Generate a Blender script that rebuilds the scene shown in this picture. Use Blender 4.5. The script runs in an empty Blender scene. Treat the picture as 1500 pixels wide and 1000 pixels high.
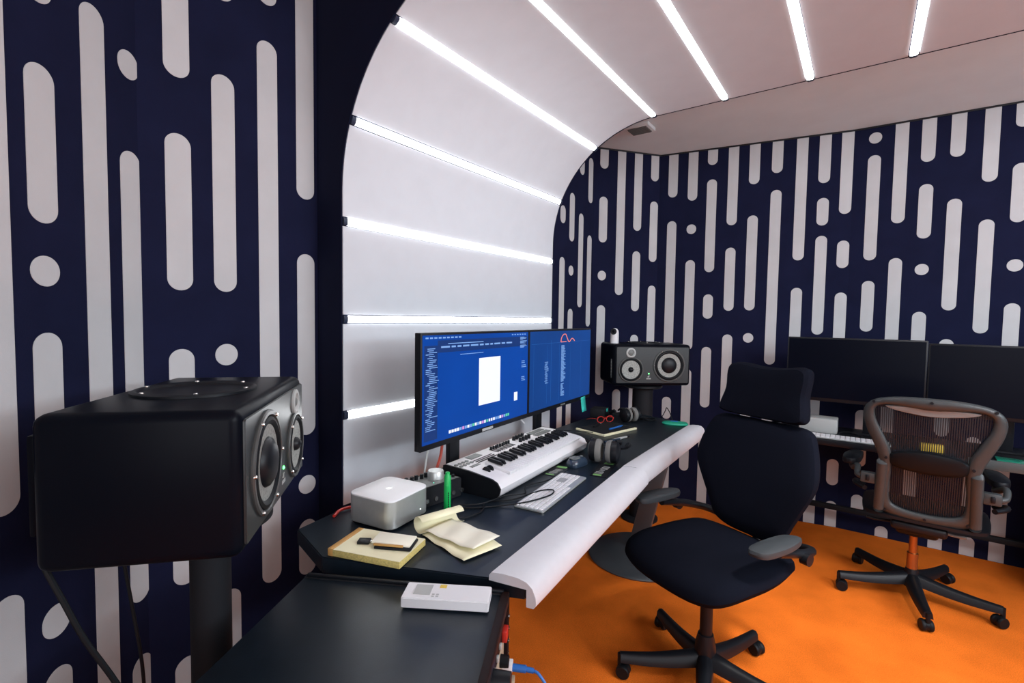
import bpy, bmesh, math, random
from mathutils import Vector, Matrix
random.seed(4)
R = math.radians
sc = bpy.context.scene
COL = sc.collection

# ------------------------------------------------------------------ camera, world, exposure
cam_d = bpy.data.cameras.new('camera'); cam = bpy.data.objects.new('camera', cam_d); COL.objects.link(cam)
F_PX = 713.0
cam_d.sensor_fit = 'HORIZONTAL'; cam_d.sensor_width = 36.0; cam_d.lens = 36.0 * F_PX / 1500.0
cam_d.clip_start = .02; cam_d.clip_end = 60
YAW, PITCH, ROLL, EYE = -.625208, .04973, -.014561, 1.45
def cam_axes():
    cp, sp, cr, sr = math.cos(PITCH), math.sin(PITCH), math.cos(ROLL), math.sin(ROLL)
    fwd = Vector((0, cp, -sp)); right = Vector((1, 0, 0)); down = Vector((0, -sp, -cp))
    ri = right*cr + down*sr; do = -right*sr + down*cr
    z = Matrix(((math.cos(YAW), math.sin(YAW), 0), (-math.sin(YAW), math.cos(YAW), 0), (0, 0, 1)))
    return z @ ri, z @ do, z @ fwd
_r, _d, _f = cam_axes()
m = Matrix.Identity(4)
for i in range(3):
    m[i][0], m[i][1], m[i][2] = _r[i], -_d[i], -_f[i]
m.translation = (0, 0, EYE)
cam.matrix_world = m
sc.camera = cam
w = bpy.data.worlds.new('world'); sc.world = w; w.use_nodes = True
w.node_tree.nodes['Background'].inputs[0].default_value = (.6, .65, .75, 1)
w.node_tree.nodes['Background'].inputs[1].default_value = .05
vs = sc.view_settings
vs.view_transform = 'Standard'; vs.look = 'None'; vs.gamma = 1.0; vs.use_curve_mapping = False
vs.exposure = -.13
STRIP_POWER = 10.8
def area_lamp(name, loc, target, w_, h_, power, col=(.95, .98, 1.04)):
    L = bpy.data.lights.new(name, 'AREA'); L.shape = 'RECTANGLE'; L.size = w_; L.size_y = h_; L.energy = power; L.color = col
    o = bpy.data.objects.new(name, L); COL.objects.link(o); o.location = loc
    o.rotation_euler = (Vector(target)-Vector(loc)).to_track_quat('-Z', 'Y').to_euler(); return o
P_BACK, P_RIGHT, P_TOP, P_FAR = 52, 76, 29, 27
area_lamp('rear_fill', (1.7, -2.25, 1.6), (1.0, 4, 1.65), 2.6, 1.8, P_BACK)          # fill added from behind to lift the walls; no window there
area_lamp('side_fill', (3.05, .9, 2.1), (-1.6, 1.5, 1.5), 2.8, .9, P_RIGHT)          # fill added high on the right to brighten the left walls
area_lamp('far_wall_fill', (1.7, 1.3, 2.42), (.35, 4.1, 1.25), .7, .3, P_FAR)       # unseen lamp added to brighten the prints on the far wall
area_lamp('ceiling_fill', (3.08, 2.3, 1.95), (.2, 2.5, 2.7), 2.4, .25, 44, (.80, .96, 1.08))   # cool fill added to offset the carpet's pink bounce on the ceiling
L = bpy.data.lights.new('downlight', 'SPOT'); L.energy = P_TOP*8; L.spot_size = R(46); L.spot_blend = .9; L.shadow_soft_size = .12; L.color = (1, .97, .9)
o = bpy.data.objects.new('downlight', L); COL.objects.link(o); o.location = (.55, 1.35, 2.48)      # recessed downlight in the flat ceiling
o.rotation_euler = (Vector((-.02, 2.3, 0))-Vector(o.location)).to_track_quat('-Z', 'Y').to_euler()

# ------------------------------------------------------------------ materials
def mat(name, col, rough=.5, metal=0., noise=0., nscale=40., bump=0., bscale=200., spec=.5, coat=0., sheen=0.):
    M = bpy.data.materials.new(name); M.use_nodes = True
    nt = M.node_tree; b = nt.nodes['Principled BSDF']
    b.inputs['Base Color'].default_value = (*col, 1); b.inputs['Roughness'].default_value = rough
    b.inputs['Metallic'].default_value = metal; b.inputs['Specular IOR Level'].default_value = spec
    b.inputs['Coat Weight'].default_value = coat
    b.inputs['Sheen Weight'].default_value = sheen
    tc = nt.nodes.new('ShaderNodeTexCoord')
    if noise:
        n = nt.nodes.new('ShaderNodeTexNoise'); n.inputs['Scale'].default_value = nscale; n.inputs['Detail'].default_value = 5
        nt.links.new(tc.outputs['Object'], n.inputs['Vector'])
        r = nt.nodes.new('ShaderNodeValToRGB')
        r.color_ramp.elements[0].position = .3; r.color_ramp.elements[1].position = .7
        r.color_ramp.elements[0].color = (*[c*(1-noise) for c in col], 1)
        r.color_ramp.elements[1].color = (*[min(1, c*(1+noise)) for c in col], 1)
        nt.links.new(n.outputs['Fac'], r.inputs['Fac']); nt.links.new(r.outputs['Color'], b.inputs['Base Color'])
    if bump:
        n = nt.nodes.new('ShaderNodeTexNoise'); n.inputs['Scale'].default_value = bscale; n.inputs['Detail'].default_value = 3
        nt.links.new(tc.outputs['Object'], n.inputs['Vector'])
        bp = nt.nodes.new('ShaderNodeBump'); bp.inputs['Strength'].default_value = bump; bp.inputs['Distance'].default_value = .004
        nt.links.new(n.outputs['Fac'], bp.inputs['Height']); nt.links.new(bp.outputs['Normal'], b.inputs['Normal'])
    return M
def emit(name, col, s):
    M = bpy.data.materials.new(name); M.use_nodes = True
    nt = M.node_tree; b = nt.nodes['Principled BSDF']
    b.inputs['Base Color'].default_value = (*[min(1, c*.3) for c in col], 1); b.inputs['Roughness'].default_value = .4
    b.inputs['Emission Color'].default_value = (*col, 1); b.inputs['Emission Strength'].default_value = s
    return M
NAVY = mat('navy_wall_fabric', (.0085, .0105, .034), .9, noise=.12, nscale=8, bump=.15, bscale=500, spec=.1)
PRINT = mat('pale_wall_print', (.545, .545, .555), .9, noise=.04, nscale=6, bump=.1, bscale=500, spec=.2)
NAVYPLAIN = mat('plain_navy_panel', (.006, .008, .026), .85, noise=.1, nscale=5, spec=.12)
WHITEP = mat('white_acoustic_panel', (.585, .61, .65), .6, noise=.02, nscale=12, spec=.3)
CEIL = mat('ceiling_paint', (.76, .82, .84), .9, noise=.03, nscale=4, spec=.2)
def carpet():
    M = mat('orange_carpet', (.86, .225, .022), .95, bump=.5, bscale=350, spec=.0)
    nt = M.node_tree; b = nt.nodes['Principled BSDF']; tc = nt.nodes['Texture Coordinate']
    mixs = []
    for s, lo, hi in ((260, .78, 1.15), (3.5, .82, 1.12)):
        n = nt.nodes.new('ShaderNodeTexNoise'); n.inputs['Scale'].default_value = s; n.inputs['Detail'].default_value = 6
        nt.links.new(tc.outputs['Object'], n.inputs['Vector'])
        mr = nt.nodes.new('ShaderNodeMapRange'); mr.inputs['From Min'].default_value = .3; mr.inputs['From Max'].default_value = .7
        mr.inputs['To Min'].default_value = lo; mr.inputs['To Max'].default_value = hi
        nt.links.new(n.outputs['Fac'], mr.inputs['Value']); mixs.append(mr)
    mu = nt.nodes.new('ShaderNodeMath'); mu.operation = 'MULTIPLY'
    nt.links.new(mixs[0].outputs[0], mu.inputs[0]); nt.links.new(mixs[1].outputs[0], mu.inputs[1])
    vm = nt.nodes.new('ShaderNodeVectorMath'); vm.operation = 'SCALE'; vm.inputs[0].default_value = (.88, .19, .022)
    nt.links.new(mu.outputs[0], vm.inputs['Scale']); nt.links.new(vm.outputs[0], b.inputs['Base Color'])
    return M
CARPET = carpet()
LED = emit('led_diffuser', (.965, .985, 1.0), STRIP_POWER)
ENDCAP = mat('strip_end_cap', (.02, .03, .06), .4)
DESK = mat('black_desk_laminate', (.006, .011, .018), .36, noise=.15, nscale=30, bump=.03, bscale=300, spec=.4)
BLACK = mat('black_plastic', (.006, .007, .010), .42, spec=.3)
BLACKM = mat('black_matte', (.007, .008, .011), .7, spec=.3)
SPKBOX = mat('satin_black_cabinet', (.003, .004, .0075), .34, spec=.08)
BAFFLE = mat('charcoal_baffle', (.026, .031, .033), .34, noise=.1, nscale=300, spec=.5)
CONE = mat('speckled_grey_cone', (.30, .31, .29), .55, noise=.45, nscale=160)
CONEIN = mat('grey_cone_surround', (.26, .27, .25), .5, noise=.4, nscale=160)
RUBBER = mat('black_rubber', (.006, .007, .009), .5, spec=.2)
RINGM = mat('grey_trim_ring', (.06, .062, .06), .35)
CHROME = mat('polished_screw', (.75, .75, .72), .2, metal=1.)
SILVER = mat('brushed_aluminium', (.60, .62, .61), .36, metal=.65, noise=.03, nscale=60)
ALUTOP = mat('aluminium_top', (.86, .86, .88), .5)
WHITE = mat('white_plastic', (.78, .77, .79), .4)
WKEY = mat('white_piano_key', (.80, .79, .80), .3)
VINYL = mat('white_padded_vinyl', (.64, .635, .67), .5, bump=.12, bscale=350, noise=.02, nscale=30)
GREYL = mat('light_grey_plastic', (.42, .43, .42), .45)
GREYM = mat('mid_grey_plastic', (.16, .17, .165), .45)
FABRIC = mat('black_chair_fabric', (.0042, .0052, .0105), .9, noise=.25, nscale=500, bump=.3, bscale=700, spec=.06)
ARMPAD = mat('charcoal_arm_pad', (.03, .035, .04), .5)
AERON = mat('graphite_frame', (.046, .052, .054), .42, noise=.08, nscale=20)
AERONL = mat('light_graphite_band', (.24, .245, .24), .5)
BRASS = mat('brass_tinted_column', (.42, .22, .10), .3, metal=.9)
PAPER = mat('yellow_legal_paper', (.92, .87, .60), .75, noise=.03, nscale=30)
PAPERE = mat('yellow_page_edge', (.62, .50, .17), .8, noise=.2, nscale=200)
PAPERW = mat('cream_paper', (.93, .89, .74), .75)
BIND = mat('tan_binding', (.55, .30, .09), .6)
GREENI = mat('green_marker', (.01, .46, .10), .35)
TEAL = mat('teal_paper', (.03, .55, .46), .6)
TEALG = mat('green_pouch', (.01, .33, .20), .45)
BLUE = mat('blue_pen', (.02, .14, .48), .35)
DBLUE = mat('dark_slate_plastic', (.02, .035, .06), .28, coat=.4)
RED = mat('red_plastic', (.55, .03, .02), .4)
REDD = mat('red_cable_jacket', (.38, .04, .02), .45)
YEL = mat('yellow_print', (.75, .52, .06), .5)
BEIGE = mat('beige_connector', (.48, .40, .29), .45)
PADGREY = mat('grey_ear_pad', (.17, .165, .155), .85)
SCRN_OFF = mat('switched_off_screen', (.002, .003, .008), .3, spec=.08)
TRIMBLK = mat('black_trim', (.006, .006, .009), .5)
DISC = mat('slate_steel', (.11, .125, .14), .4, metal=.5)
BROWN = mat('dark_brown_edge', (.016, .008, .008), .5, spec=.1)
CAPTEXT = mat('grey_key_legend', (.35, .35, .36), .5)
PANELS = mat('grey_slate_top', (.075, .085, .085), .42)
GLASSG = mat('green_glass_edge', (.02, .25, .16), .2)
def screen_mat(name, a, b_, s):
    M = bpy.data.materials.new(name); M.use_nodes = True; nt = M.node_tree; b = nt.nodes['Principled BSDF']
    b.inputs['Base Color'].default_value = (.004, .004, .006, 1); b.inputs['Roughness'].default_value = .3; b.inputs['Specular IOR Level'].default_value = .15
    tc = nt.nodes.new('ShaderNodeTexCoord'); n = nt.nodes.new('ShaderNodeTexNoise'); n.inputs['Scale'].default_value = 2.2
    nt.links.new(tc.outputs['Object'], n.inputs['Vector'])
    r = nt.nodes.new('ShaderNodeValToRGB'); r.color_ramp.elements[0].position = .35; r.color_ramp.elements[1].position = .65
    r.color_ramp.elements[0].color = (*a, 1); r.color_ramp.elements[1].color = (*b_, 1)
    nt.links.new(n.outputs['Fac'], r.inputs['Fac']); nt.links.new(r.outputs['Color'], b.inputs['Emission Color'])
    b.inputs['Emission Strength'].default_value = s
    return M
SCR = screen_mat('lit_blue_screen', (.001, .058, .36), (.002, .074, .45), 1.0)
SCR2 = screen_mat('lit_dim_blue_screen', (.004, .052, .25), (.006, .066, .31), 1.0)
SW = emit('screen_white', (.80, .84, .95), 1.0)
SLB = emit('screen_pale_blue', (.20, .38, .75), .9)
SDB = emit('screen_dark_blue', (.004, .03, .15), 1.0)
SMB = emit('screen_mid_blue', (.02, .12, .42), 1.0)
SRED = emit('screen_salmon', (.85, .22, .16), 1.0)
SPINK = emit('screen_pink', (.55, .25, .62), 1.0)
SGRN = emit('screen_green', (.1, .55, .35), 1.0)
LEDG = emit('green_indicator', (.15, 1, .25), 4.0)
LEDT = emit('teal_indicator', (.1, .9, .6), 2.5)
LEDW = emit('white_indicator', (.9, 1, 1), 3.0)
def mesh_fabric():
    M = bpy.data.materials.new('woven_chair_mesh'); M.use_nodes = True; nt = M.node_tree; b = nt.nodes['Principled BSDF']
    b.inputs['Base Color'].default_value = (.008, .010, .016, 1); b.inputs['Roughness'].default_value = .6
    tc = nt.nodes.new('ShaderNodeTexCoord'); wv = nt.nodes.new('ShaderNodeTexWave'); wv.wave_type = 'BANDS'; wv.bands_direction = 'X'
    wv.inputs['Scale'].default_value = 38; nt.links.new(tc.outputs['Object'], wv.inputs['Vector'])
    mr = nt.nodes.new('ShaderNodeMapRange'); mr.inputs['From Min'].default_value = .25; mr.inputs['From Max'].default_value = .45
    mr.inputs['To Min'].default_value = .25; mr.inputs['To Max'].default_value = .93
    nt.links.new(wv.outputs['Fac'], mr.inputs['Value']); nt.links.new(mr.outputs[0], b.inputs['Alpha'])
    return M
MESHF = mesh_fabric()

# ------------------------------------------------------------------ mesh builder
def catmull(pts, k=6):
    pts = [Vector(p) for p in pts]
    if len(pts) < 3: return pts
    P = [pts[0]*2-pts[1]] + pts + [pts[-1]*2-pts[-2]]
    out = []
    for i in range(1, len(P)-2):
        a, b, c, d = P[i-1:i+3]
        for j in range(k):
            t = j/k
            out.append(.5*((2*b)+(c-a)*t+(2*a-5*b+4*c-d)*t*t+(3*b-a-3*c+d)*t**3))
    out.append(pts[-1]); return out
def frame(axis):
    a = Vector(axis).normalized(); u = a.orthogonal().normalized(); v = a.cross(u)
    return u, v, a
class MB:
    def __init__(s): s.bm = bmesh.new(); s.mi = 0; s.T = Matrix.Identity(4)
    def f(s, vs):
        try:
            fc = s.bm.faces.new(vs); fc.material_index = s.mi; return fc
        except ValueError: return None
    def v(s, p): return s.bm.verts.new(s.T @ Vector(p))
    def box(s, c, size, bev=0., seg=2, rot=None):
        b = bmesh.new(); bmesh.ops.create_cube(b, size=1)
        bmesh.ops.scale(b, vec=size, verts=b.verts)
        if bev > 0: bmesh.ops.bevel(b, geom=b.edges[:], offset=min(bev, min(size)*.49), segments=seg, affect='EDGES', profile=.5)
        mt = Matrix.Translation(c) @ (rot.to_4x4() if rot is not None else Matrix.Identity(4))
        s._merge(b, mt); return s
    def _merge(s, b, mt):
        mp = {}
        for v in b.verts: mp[v] = s.v(mt @ v.co)
        for fc in b.faces: s.f([mp[v] for v in fc.verts])
        b.free()
    def cyl(s, p0, p1, r, r2=None, n=20, caps=True):
        p0, p1 = Vector(p0), Vector(p1); u, v, a = frame(p1-p0); r2 = r if r2 is None else r2
        A = [s.v(p0+(u*math.cos(2*math.pi*i/n)+v*math.sin(2*math.pi*i/n))*r) for i in range(n)]
        B = [s.v(p1+(u*math.cos(2*math.pi*i/n)+v*math.sin(2*math.pi*i/n))*r2) for i in range(n)]
        for i in range(n): s.f((A[i], A[(i+1) % n], B[(i+1) % n], B[i]))
        if caps: s.f(A[::-1]); s.f(B)
        return s
    def tube(s, pts, r, n=8, k=6, flat=1.0, closed=False):
        P = catmull(pts, k) if k else [Vector(p) for p in pts]
        rs = r if callable(r) else (lambda t: r)
        rings = []; u = None
        for i, p in enumerate(P):
            a = (P[min(i+1, len(P)-1)]-P[max(i-1, 0)]).normalized()
            u = a.orthogonal().normalized() if u is None else (u-a*u.dot(a)).normalized()
            v = a.cross(u); rr = rs(i/(len(P)-1))
            rings.append([s.v(p+(u*math.cos(2*math.pi*j/n)+v*math.sin(2*math.pi*j/n)*flat)*rr) for j in range(n)])
        for A, B in zip(rings, rings[1:]):
            for j in range(n): s.f((A[j], A[(j+1) % n], B[(j+1) % n], B[j]))
        s.f(rings[0][::-1]); s.f(rings[-1]); return s
    def lathe(s, prof, c=(0, 0, 0), axis=(0, 0, 1), n=32):
        c = Vector(c); u, v, a = frame(axis); rings = []
        for r, z in prof:
            if r < 1e-6: rings.append([s.v(c+a*z)])
            else: rings.append([s.v(c+a*z+(u*math.cos(2*math.pi*i/n)+v*math.sin(2*math.pi*i/n))*r) for i in range(n)])
        for A, B in zip(rings, rings[1:]):
            for i in range(n):
                q = [A[i % len(A)], A[(i+1) % len(A)], B[(i+1) % len(B)], B[i % len(B)]]
                q = list(dict.fromkeys(q))
                if len(q) > 2: s.f(q)
        return s
    def prism(s, pts, z0, z1, M=None, bev=0., seg=2):
        b = bmesh.new(); vs = [b.verts.new((x, y, z0)) for x, y in pts]; fc = b.faces.new(vs)
        r = bmesh.ops.extrude_face_region(b, geom=[fc])
        for e in r['geom']:
            if isinstance(e, bmesh.types.BMVert): e.co.z = z1
        bmesh.ops.recalc_face_normals(b, faces=b.faces)
        if bev: bmesh.ops.bevel(b, geom=b.edges[:], offset=bev, segments=seg, affect='EDGES')
        s._merge(b, M or Matrix.Identity(4)); return s
    def quad(s, a, b, c, d): s.f([s.v(p) for p in (a, b, c, d)]); return s
    def pillow(s, out, prof, deform=lambda p: p, c=None):
        """out: outline in x,y; prof: (inset scale, height) rings from back to front."""
        n = len(out); cx = sum(p[0] for p in out)/n if c is None else c[0]; cy = sum(p[1] for p in out)/n if c is None else c[1]
        rings = []
        for k, z in prof:
            if k <= 0: rings.append([s.v(deform(Vector((cx, cy, z))))])
            else: rings.append([s.v(deform(Vector((cx+(x-cx)*k, cy+(y-cy)*k, z)))) for x, y in out])
        for A, B in zip(rings, rings[1:]):
            for i in range(n):
                q = list(dict.fromkeys([A[i % len(A)], A[(i+1) % len(A)], B[(i+1) % len(B)], B[i % len(B)]]))
                if len(q) > 2: s.f(q)
        if len(rings[0]) > 1: s.f(rings[0][::-1])
        if len(rings[-1]) > 1: s.f(rings[-1])
        return s
    def build(s, name, mats, parent=None, loc=None, rz=0, sharp=38):
        bmesh.ops.recalc_face_normals(s.bm, faces=s.bm.faces)
        me = bpy.data.meshes.new(name); s.bm.to_mesh(me); s.bm.free()
        for M in (mats if isinstance(mats, (list, tuple)) else [mats]): me.materials.append(M)
        for p in me.polygons: p.use_smooth = True
        me.set_sharp_from_angle(angle=R(sharp))
        o = bpy.data.objects.new(name, me); COL.objects.link(o)
        if parent is not None: o.parent = parent
        if loc is not None: o.location = loc
        o.rotation_euler.z = rz
        return o
def spline_outline(pts, k=5):
    P = [Vector((x, y, 0)) for x, y in pts]; n = len(P); out = []
    for i in range(n):
        a, b, c, d = P[i-1], P[i], P[(i+1) % n], P[(i+2) % n]
        for j in range(k):
            t = j/k; q = .5*((2*b)+(c-a)*t+(2*a-5*b+4*c-d)*t*t+(3*b-a-3*c+d)*t**3); out.append((q.x, q.y))
    return out
def rrect(w, h, r, n=5, c=(0, 0)):
    out = []
    for sx, sy, a0 in ((1, 1, 0), (-1, 1, 90), (-1, -1, 180), (1, -1, 270)):
        for i in range(n+1):
            a = R(a0+90*i/n); out.append((c[0]+sx*(w/2-r)+r*math.cos(a), c[1]+sy*(h/2-r)+r*math.sin(a)))
    return out
def thing(name, label, cat, loc=(0, 0, 0), rz=0, group=None):
    o = bpy.data.objects.new(name, None); COL.objects.link(o); o.location = loc; o.rotation_euler.z = rz
    o.empty_display_size = .05
    return tag(o, label, cat, group)
def tag(o, label, cat, group=None):
    o['label'] = label; o['category'] = cat
    if group: o['group'] = group
    return o
def struct(o): o['kind'] = 'structure'; return o
def lab(o, t): o['label'] = t; return o
def dup(root, loc=None, rz=None, label=None):
    r = root.copy(); COL.objects.link(r)
    if loc is not None: r.location = loc
    if rz is not None: r.rotation_euler.z = rz
    if label: r['label'] = label
    for ch in list(root.children):
        c = ch.copy(); COL.objects.link(c); c.parent = r
        for g in ch.children:
            d = g.copy(); COL.objects.link(d); d.parent = c
    return r

# ------------------------------------------------------------------ room shell
H = 2.755
A_ = Vector((-1.71, .52)); B_ = Vector((-1.71, 3.42)); C_ = Vector((-1.365, 3.877)); D_ = Vector((-.1, 4.085)); E_ = Vector((3.2, 4.12))
NL = Vector((.56, -.829)); Z_ = A_+NL*1.3
STRIPES = {
 'near': [(.910, [(1.005, 9), (0, .824)]), (1.019, [(2.150, 9), (1.652, 2.012), (1.507, 1.576), (.842, 1.398), (.663, .742), (0, .585)]),
          (1.160, [(0, 2.231)]), (1.272, [(2.099, 2.175), (.600, 1.900), (0, .434)]),
          (.77, [(1.3, 2.2), (.3, 1.1)]), (.63, [(.7, 1.9), (2.0, 9)]), (.49, [(1.6, 9), (.2, 1.4)]), (.35, [(.5, 1.3), (1.5, 2.4)]), (.21, [(1.0, 9), (0, .8)])],
 'left': [(.101, [(2.158, 9), (1.518, 1.991), (.590, 1.337), (0, .352)]), (.232, [(2.450, 9), (1.520, 2.216), (1.277, 1.348), (0, .512)]),
          (.377, [(2.510, 9), (.475, 2.387)]), (.517, [(1.878, 9), (.990, 1.675), (.762, .833), (.445, .660)]),
          (2.427, [(2.103, 2.223), (.307, 1.871)]), (2.555, [(1.995, 2.334), (1.753, 1.824), (0, 1.517)]),
          (2.693, [(2.495, 9), (1.531, 2.215)]), (2.832, [(2.319, 2.650), (1.388, 2.076)])],
 'cham': [(.077, [(2.599, 9), (2.038, 2.386), (1.746, 1.820), (.853, 1.553)]), (.228, [(1.637, 9), (.063, .891)]),
          (.376, [(2.146, 9), (1.513, 1.985), (.498, 1.325)]), (.524, [(2.545, 9), (1.909, 2.386), (.148, 1.720)])],
 'far': [(.101, [(2.413, 9), (.946, 2.227), (.650, .828), (0, .443)]), (.248, [(2.375, 9), (2.118, 2.192), (1.215, 1.915), (.249, 1.062)]),
         (.387, [(2.630, 9), (1.819, 2.521), (1.461, 1.648), (.770, 1.242), (0, .535)]), (.533, [(2.166, 9), (1.523, 1.998), (.766, 1.343), (0, .55)]),
         (.675, [(2.455, 9), (1.527, 2.227), (1.286, 1.357), (0, 1.089)]), (.822, [(2.519, 9), (1.130, 2.398), (0, .946)]),
         (.976, [(1.886, 9), (.810, 1.690), (0, .607)]), (1.113, [(2.416, 9), (2.123, 2.313), (1.359, 2.051), (.378, 1.017), (0, .266)]),
         (1.243, [(2.193, 9), (1.823, 2.011), (1.028, 1.654), (.299, .484), (0, .184)])],
 'far2': [(.112, [(2.641, 2.713), (1.868, 2.564), (1.388, 1.730), (.460, .851), (.128, .261)]), (.251, [(2.102, 9), (.233, 1.875), (0, .076)]),
          (.386, [(2.475, 9), (1.992, 2.335), (1.759, 1.830), (.889, 1.523), (.296, .522)]), (.526, [(2.482, 9), (1.533, 2.225), (.732, 1.352), (0, .199)]),
          (.677, [(2.308, 9), (1.393, 2.082), (.240, .751), (0, .123)]), (.810, [(2.605, 9), (2.053, 2.397), (1.764, 1.836), (.941, 1.576), (0, .601)]),
          (.95, [(1.9, 9), (.5, 1.7)]), (1.09, [(2.3, 9), (1.2, 2.1), (0, .9)]), (1.23, [(1.5, 2.4), (.3, 1.3)])],
}
def wall(name, P, Q, stripes, thick=.08, ext=0., width=.070):
    u = (Q-P).normalized(); nrm = Vector((u.y, -u.x)); L = (Q-P).length+ext
    mb = MB(); M = Matrix(((u.x, 0, nrm.x, P.x), (u.y, 0, nrm.y, P.y), (0, 1, 0, 0), (0, 0, 0, 1)))
    mb.prism([(0, 0), (L, 0), (L, H), (0, H)], -thick, 0, M)
    mb.mi = 1; r = width/2
    for s_, caps in stripes:
        for z0, z1 in caps:
            cut0, cut1 = z0 <= 0, z1 >= H; z0 = max(z0, .002); z1 = min(z1, H-.002)
            if not cut0 and not cut1 and z1-z0 < 2*r+.001: zm = (z0+z1)/2; z0, z1 = zm-r-.0005, zm+r+.0005
            pts = []
            if cut0: pts += [(s_-r, z0), (s_+r, z0)]
            else: pts += [(s_+r*math.cos(R(a)), z0+r+r*math.sin(R(a))) for a in range(180, 361, 12)]
            if cut1: pts += [(s_+r, z1), (s_-r, z1)]
            else: pts += [(s_+r*math.cos(R(a)), z1-r+r*math.sin(R(a))) for a in range(0, 181, 12)]
            mb.prism(pts, 0, .0012, M)
    return struct(mb.build(name, [NAVY, PRINT]))
wall('wall_near', Z_, A_, STRIPES['near'], ext=.1)
wall('wall_left', A_, B_, STRIPES['left'])
wall('wall_corner', B_, C_, STRIPES['cham'])
wall('wall_far', C_, D_, STRIPES['far'])
wall('wall_far_right', D_, E_, STRIPES['far2'])
G_ = Vector((3.2, -2.4)); K_ = Vector((Z_.x, -2.4))
wall('wall_right', E_, G_, [(.3+.15*i, [(.4, 1.4), (1.6, 2.5)]) for i in range(40)])
wall('wall_back', G_, K_, [(.3+.15*i, [(.6, 1.8)]) for i in range(25)])
wall('wall_behind', K_, Z_, [(.3+.15*i, [(.6, 1.8)]) for i in range(10)])
fl = MB().prism([(-2.1, -2.6), (3.4, -2.6), (3.4, 4.3), (-2.1, 4.3)], -.06, 0).build('floor', CARPET); struct(fl)
ce = MB().prism([(-2.1, -2.6), (3.4, -2.6), (3.4, 4.3), (-2.1, 4.3)], H, H+.06).build('ceiling', CEIL); struct(ce)
# thin shadow-gap trim where the patterned walls meet the ceiling
def strip_trim(name, pts, z0, z1, d, m_):
    mb = MB()
    for P, Q in zip(pts, pts[1:]):
        u = (Q-P).normalized(); n = Vector((u.y, -u.x)); L = (Q-P).length
        mb.prism([(0, .0012), (L, .0012), (L, d), (0, d)], z0, z1, Matrix(((u.x, n.x, 0, P.x), (u.y, n.y, 0, P.y), (0, 0, 1, 0), (0, 0, 0, 1))))
    return struct(mb.build(name, m_))
strip_trim('trim_1', [B_, C_, D_, E_], H-.012, H-.001, .006, TRIMBLK)

# ---- white arch lining (wall curving into ceiling) between Y1 and Y2
AX, AZ, Y1, Y2, RAD, XEND = -1.555, 2.523, 1.09, 2.574, .625, 2.2
CX, CZ = AX+RAD, AZ-RAD
ARC = RAD*math.pi/2
def prof(s, off=0.):
    """s>0 runs down from where the flat ceiling ends; off pushes outward (behind the lining)."""
    if s <= 0: return (CX-s, AZ+off)
    if s < ARC:
        a = s/RAD; return (CX-(RAD+off)*math.sin(a), CZ+(RAD+off)*math.cos(a))
    return (AX-off, CZ-(s-ARC))
mb = MB()
for y0, y1 in ((Y1-.004, Y1+.03), (Y2-.03, Y2+.002)):
    e_ = .004 if y0 < Y1+.5 else .0008
    pts = [prof(s_, e_) for s_ in [-(XEND-CX)+.001, -1.5, -.5, 0]+[ARC*i/16 for i in range(1, 17)]]+[(AX-e_, .001), (-1.709, .001), (-1.709, H-.001), (XEND, H-.001)]
    if y0 > Y1+.5: pts = pts[:-3]+[(AX-.06, .001)]+[prof(s_, .06) for s_ in [ARC*i/16 for i in range(16, 0, -1)]+[0, -.5, -1.5]]+[(XEND, AZ+.06)]
    M = Matrix(((1, 0, 0, 0), (0, 0, 1, 0), (0, 1, 0, 0), (0, 0, 0, 1)))
    mb.prism(pts, y0, y1, M)
# dark backing sheet behind the panel gaps
ss = [-(XEND-CX)+.01, -2, -1, 0]+[ARC*i/16 for i in range(1, 17)]+[CZ+ARC-.01]
for a, b in zip(ss, ss[1:]):
    pa, pb = prof(a, .016), prof(b, .016)
    mb.quad((pa[0], Y1+.02, pa[1]), (pb[0], Y1+.02, pb[1]), (pb[0], Y2-.02, pb[1]), (pa[0], Y2-.02, pa[1]))
arch = struct(mb.build('wall_arch', NAVYPLAIN))
S_STRIPS = [.016+.3575*i for i in range(0, 8)]+[.016-.3545*i for i in range(1, 9)]
S_STRIPS.sort()
edges = [-(XEND-CX)+.02]+S_STRIPS+[CZ+ARC-.005]
for i, (a, b) in enumerate(zip(edges, edges[1:])):
    a2 = a+(.0175 if i else 0); b2 = b-(.0175 if i < len(edges)-2 else 0)
    if b2-a2 < .02: continue
    mb = MB(); n = 10; rings = []
    for j in range(n+1):
        s_ = a2+(b2-a2)*j/n; p0, p1 = prof(s_, 0), prof(s_, .012); y2 = Y2-.009
        rings.append([mb.v((p0[0], Y1, p0[1])), mb.v((p0[0], y2, p0[1])), mb.v((p1[0], y2, p1[1])), mb.v((p1[0], Y1, p1[1]))])
    for q, q2 in zip(rings, rings[1:]):
        for k in range(4): mb.f((q[k], q[(k+1) % 4], q2[(k+1) % 4], q2[k]))
    mb.f(rings[0]); mb.f(rings[-1][::-1])
    mb.build('panel', WHITEP, arch)
labels = {.016: 'white LED strip at the arch top, its far end beside the ceiling vent',
 .3735: 'white LED strip on the steep upper curve of the arch, fourth above the lit monitors',
 .731: 'white LED strip at the lower start of the arch curve, third above the lit monitors',
 1.0885: 'white LED strip on the upright white panels, second above the lit monitors',
 1.446: 'level white LED strip just above the top edges of the two lit monitors',
 1.8035: 'low white LED strip with its right end hidden behind the left lit monitor',
 -.3385: 'white LED strip in the flat ceiling, first past the arch curve',
 -.693: 'white LED strip in the flat ceiling, second from right among those in view',
 -1.0475: 'white LED strip in the flat ceiling, rightmost of all the strips in view'}
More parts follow.
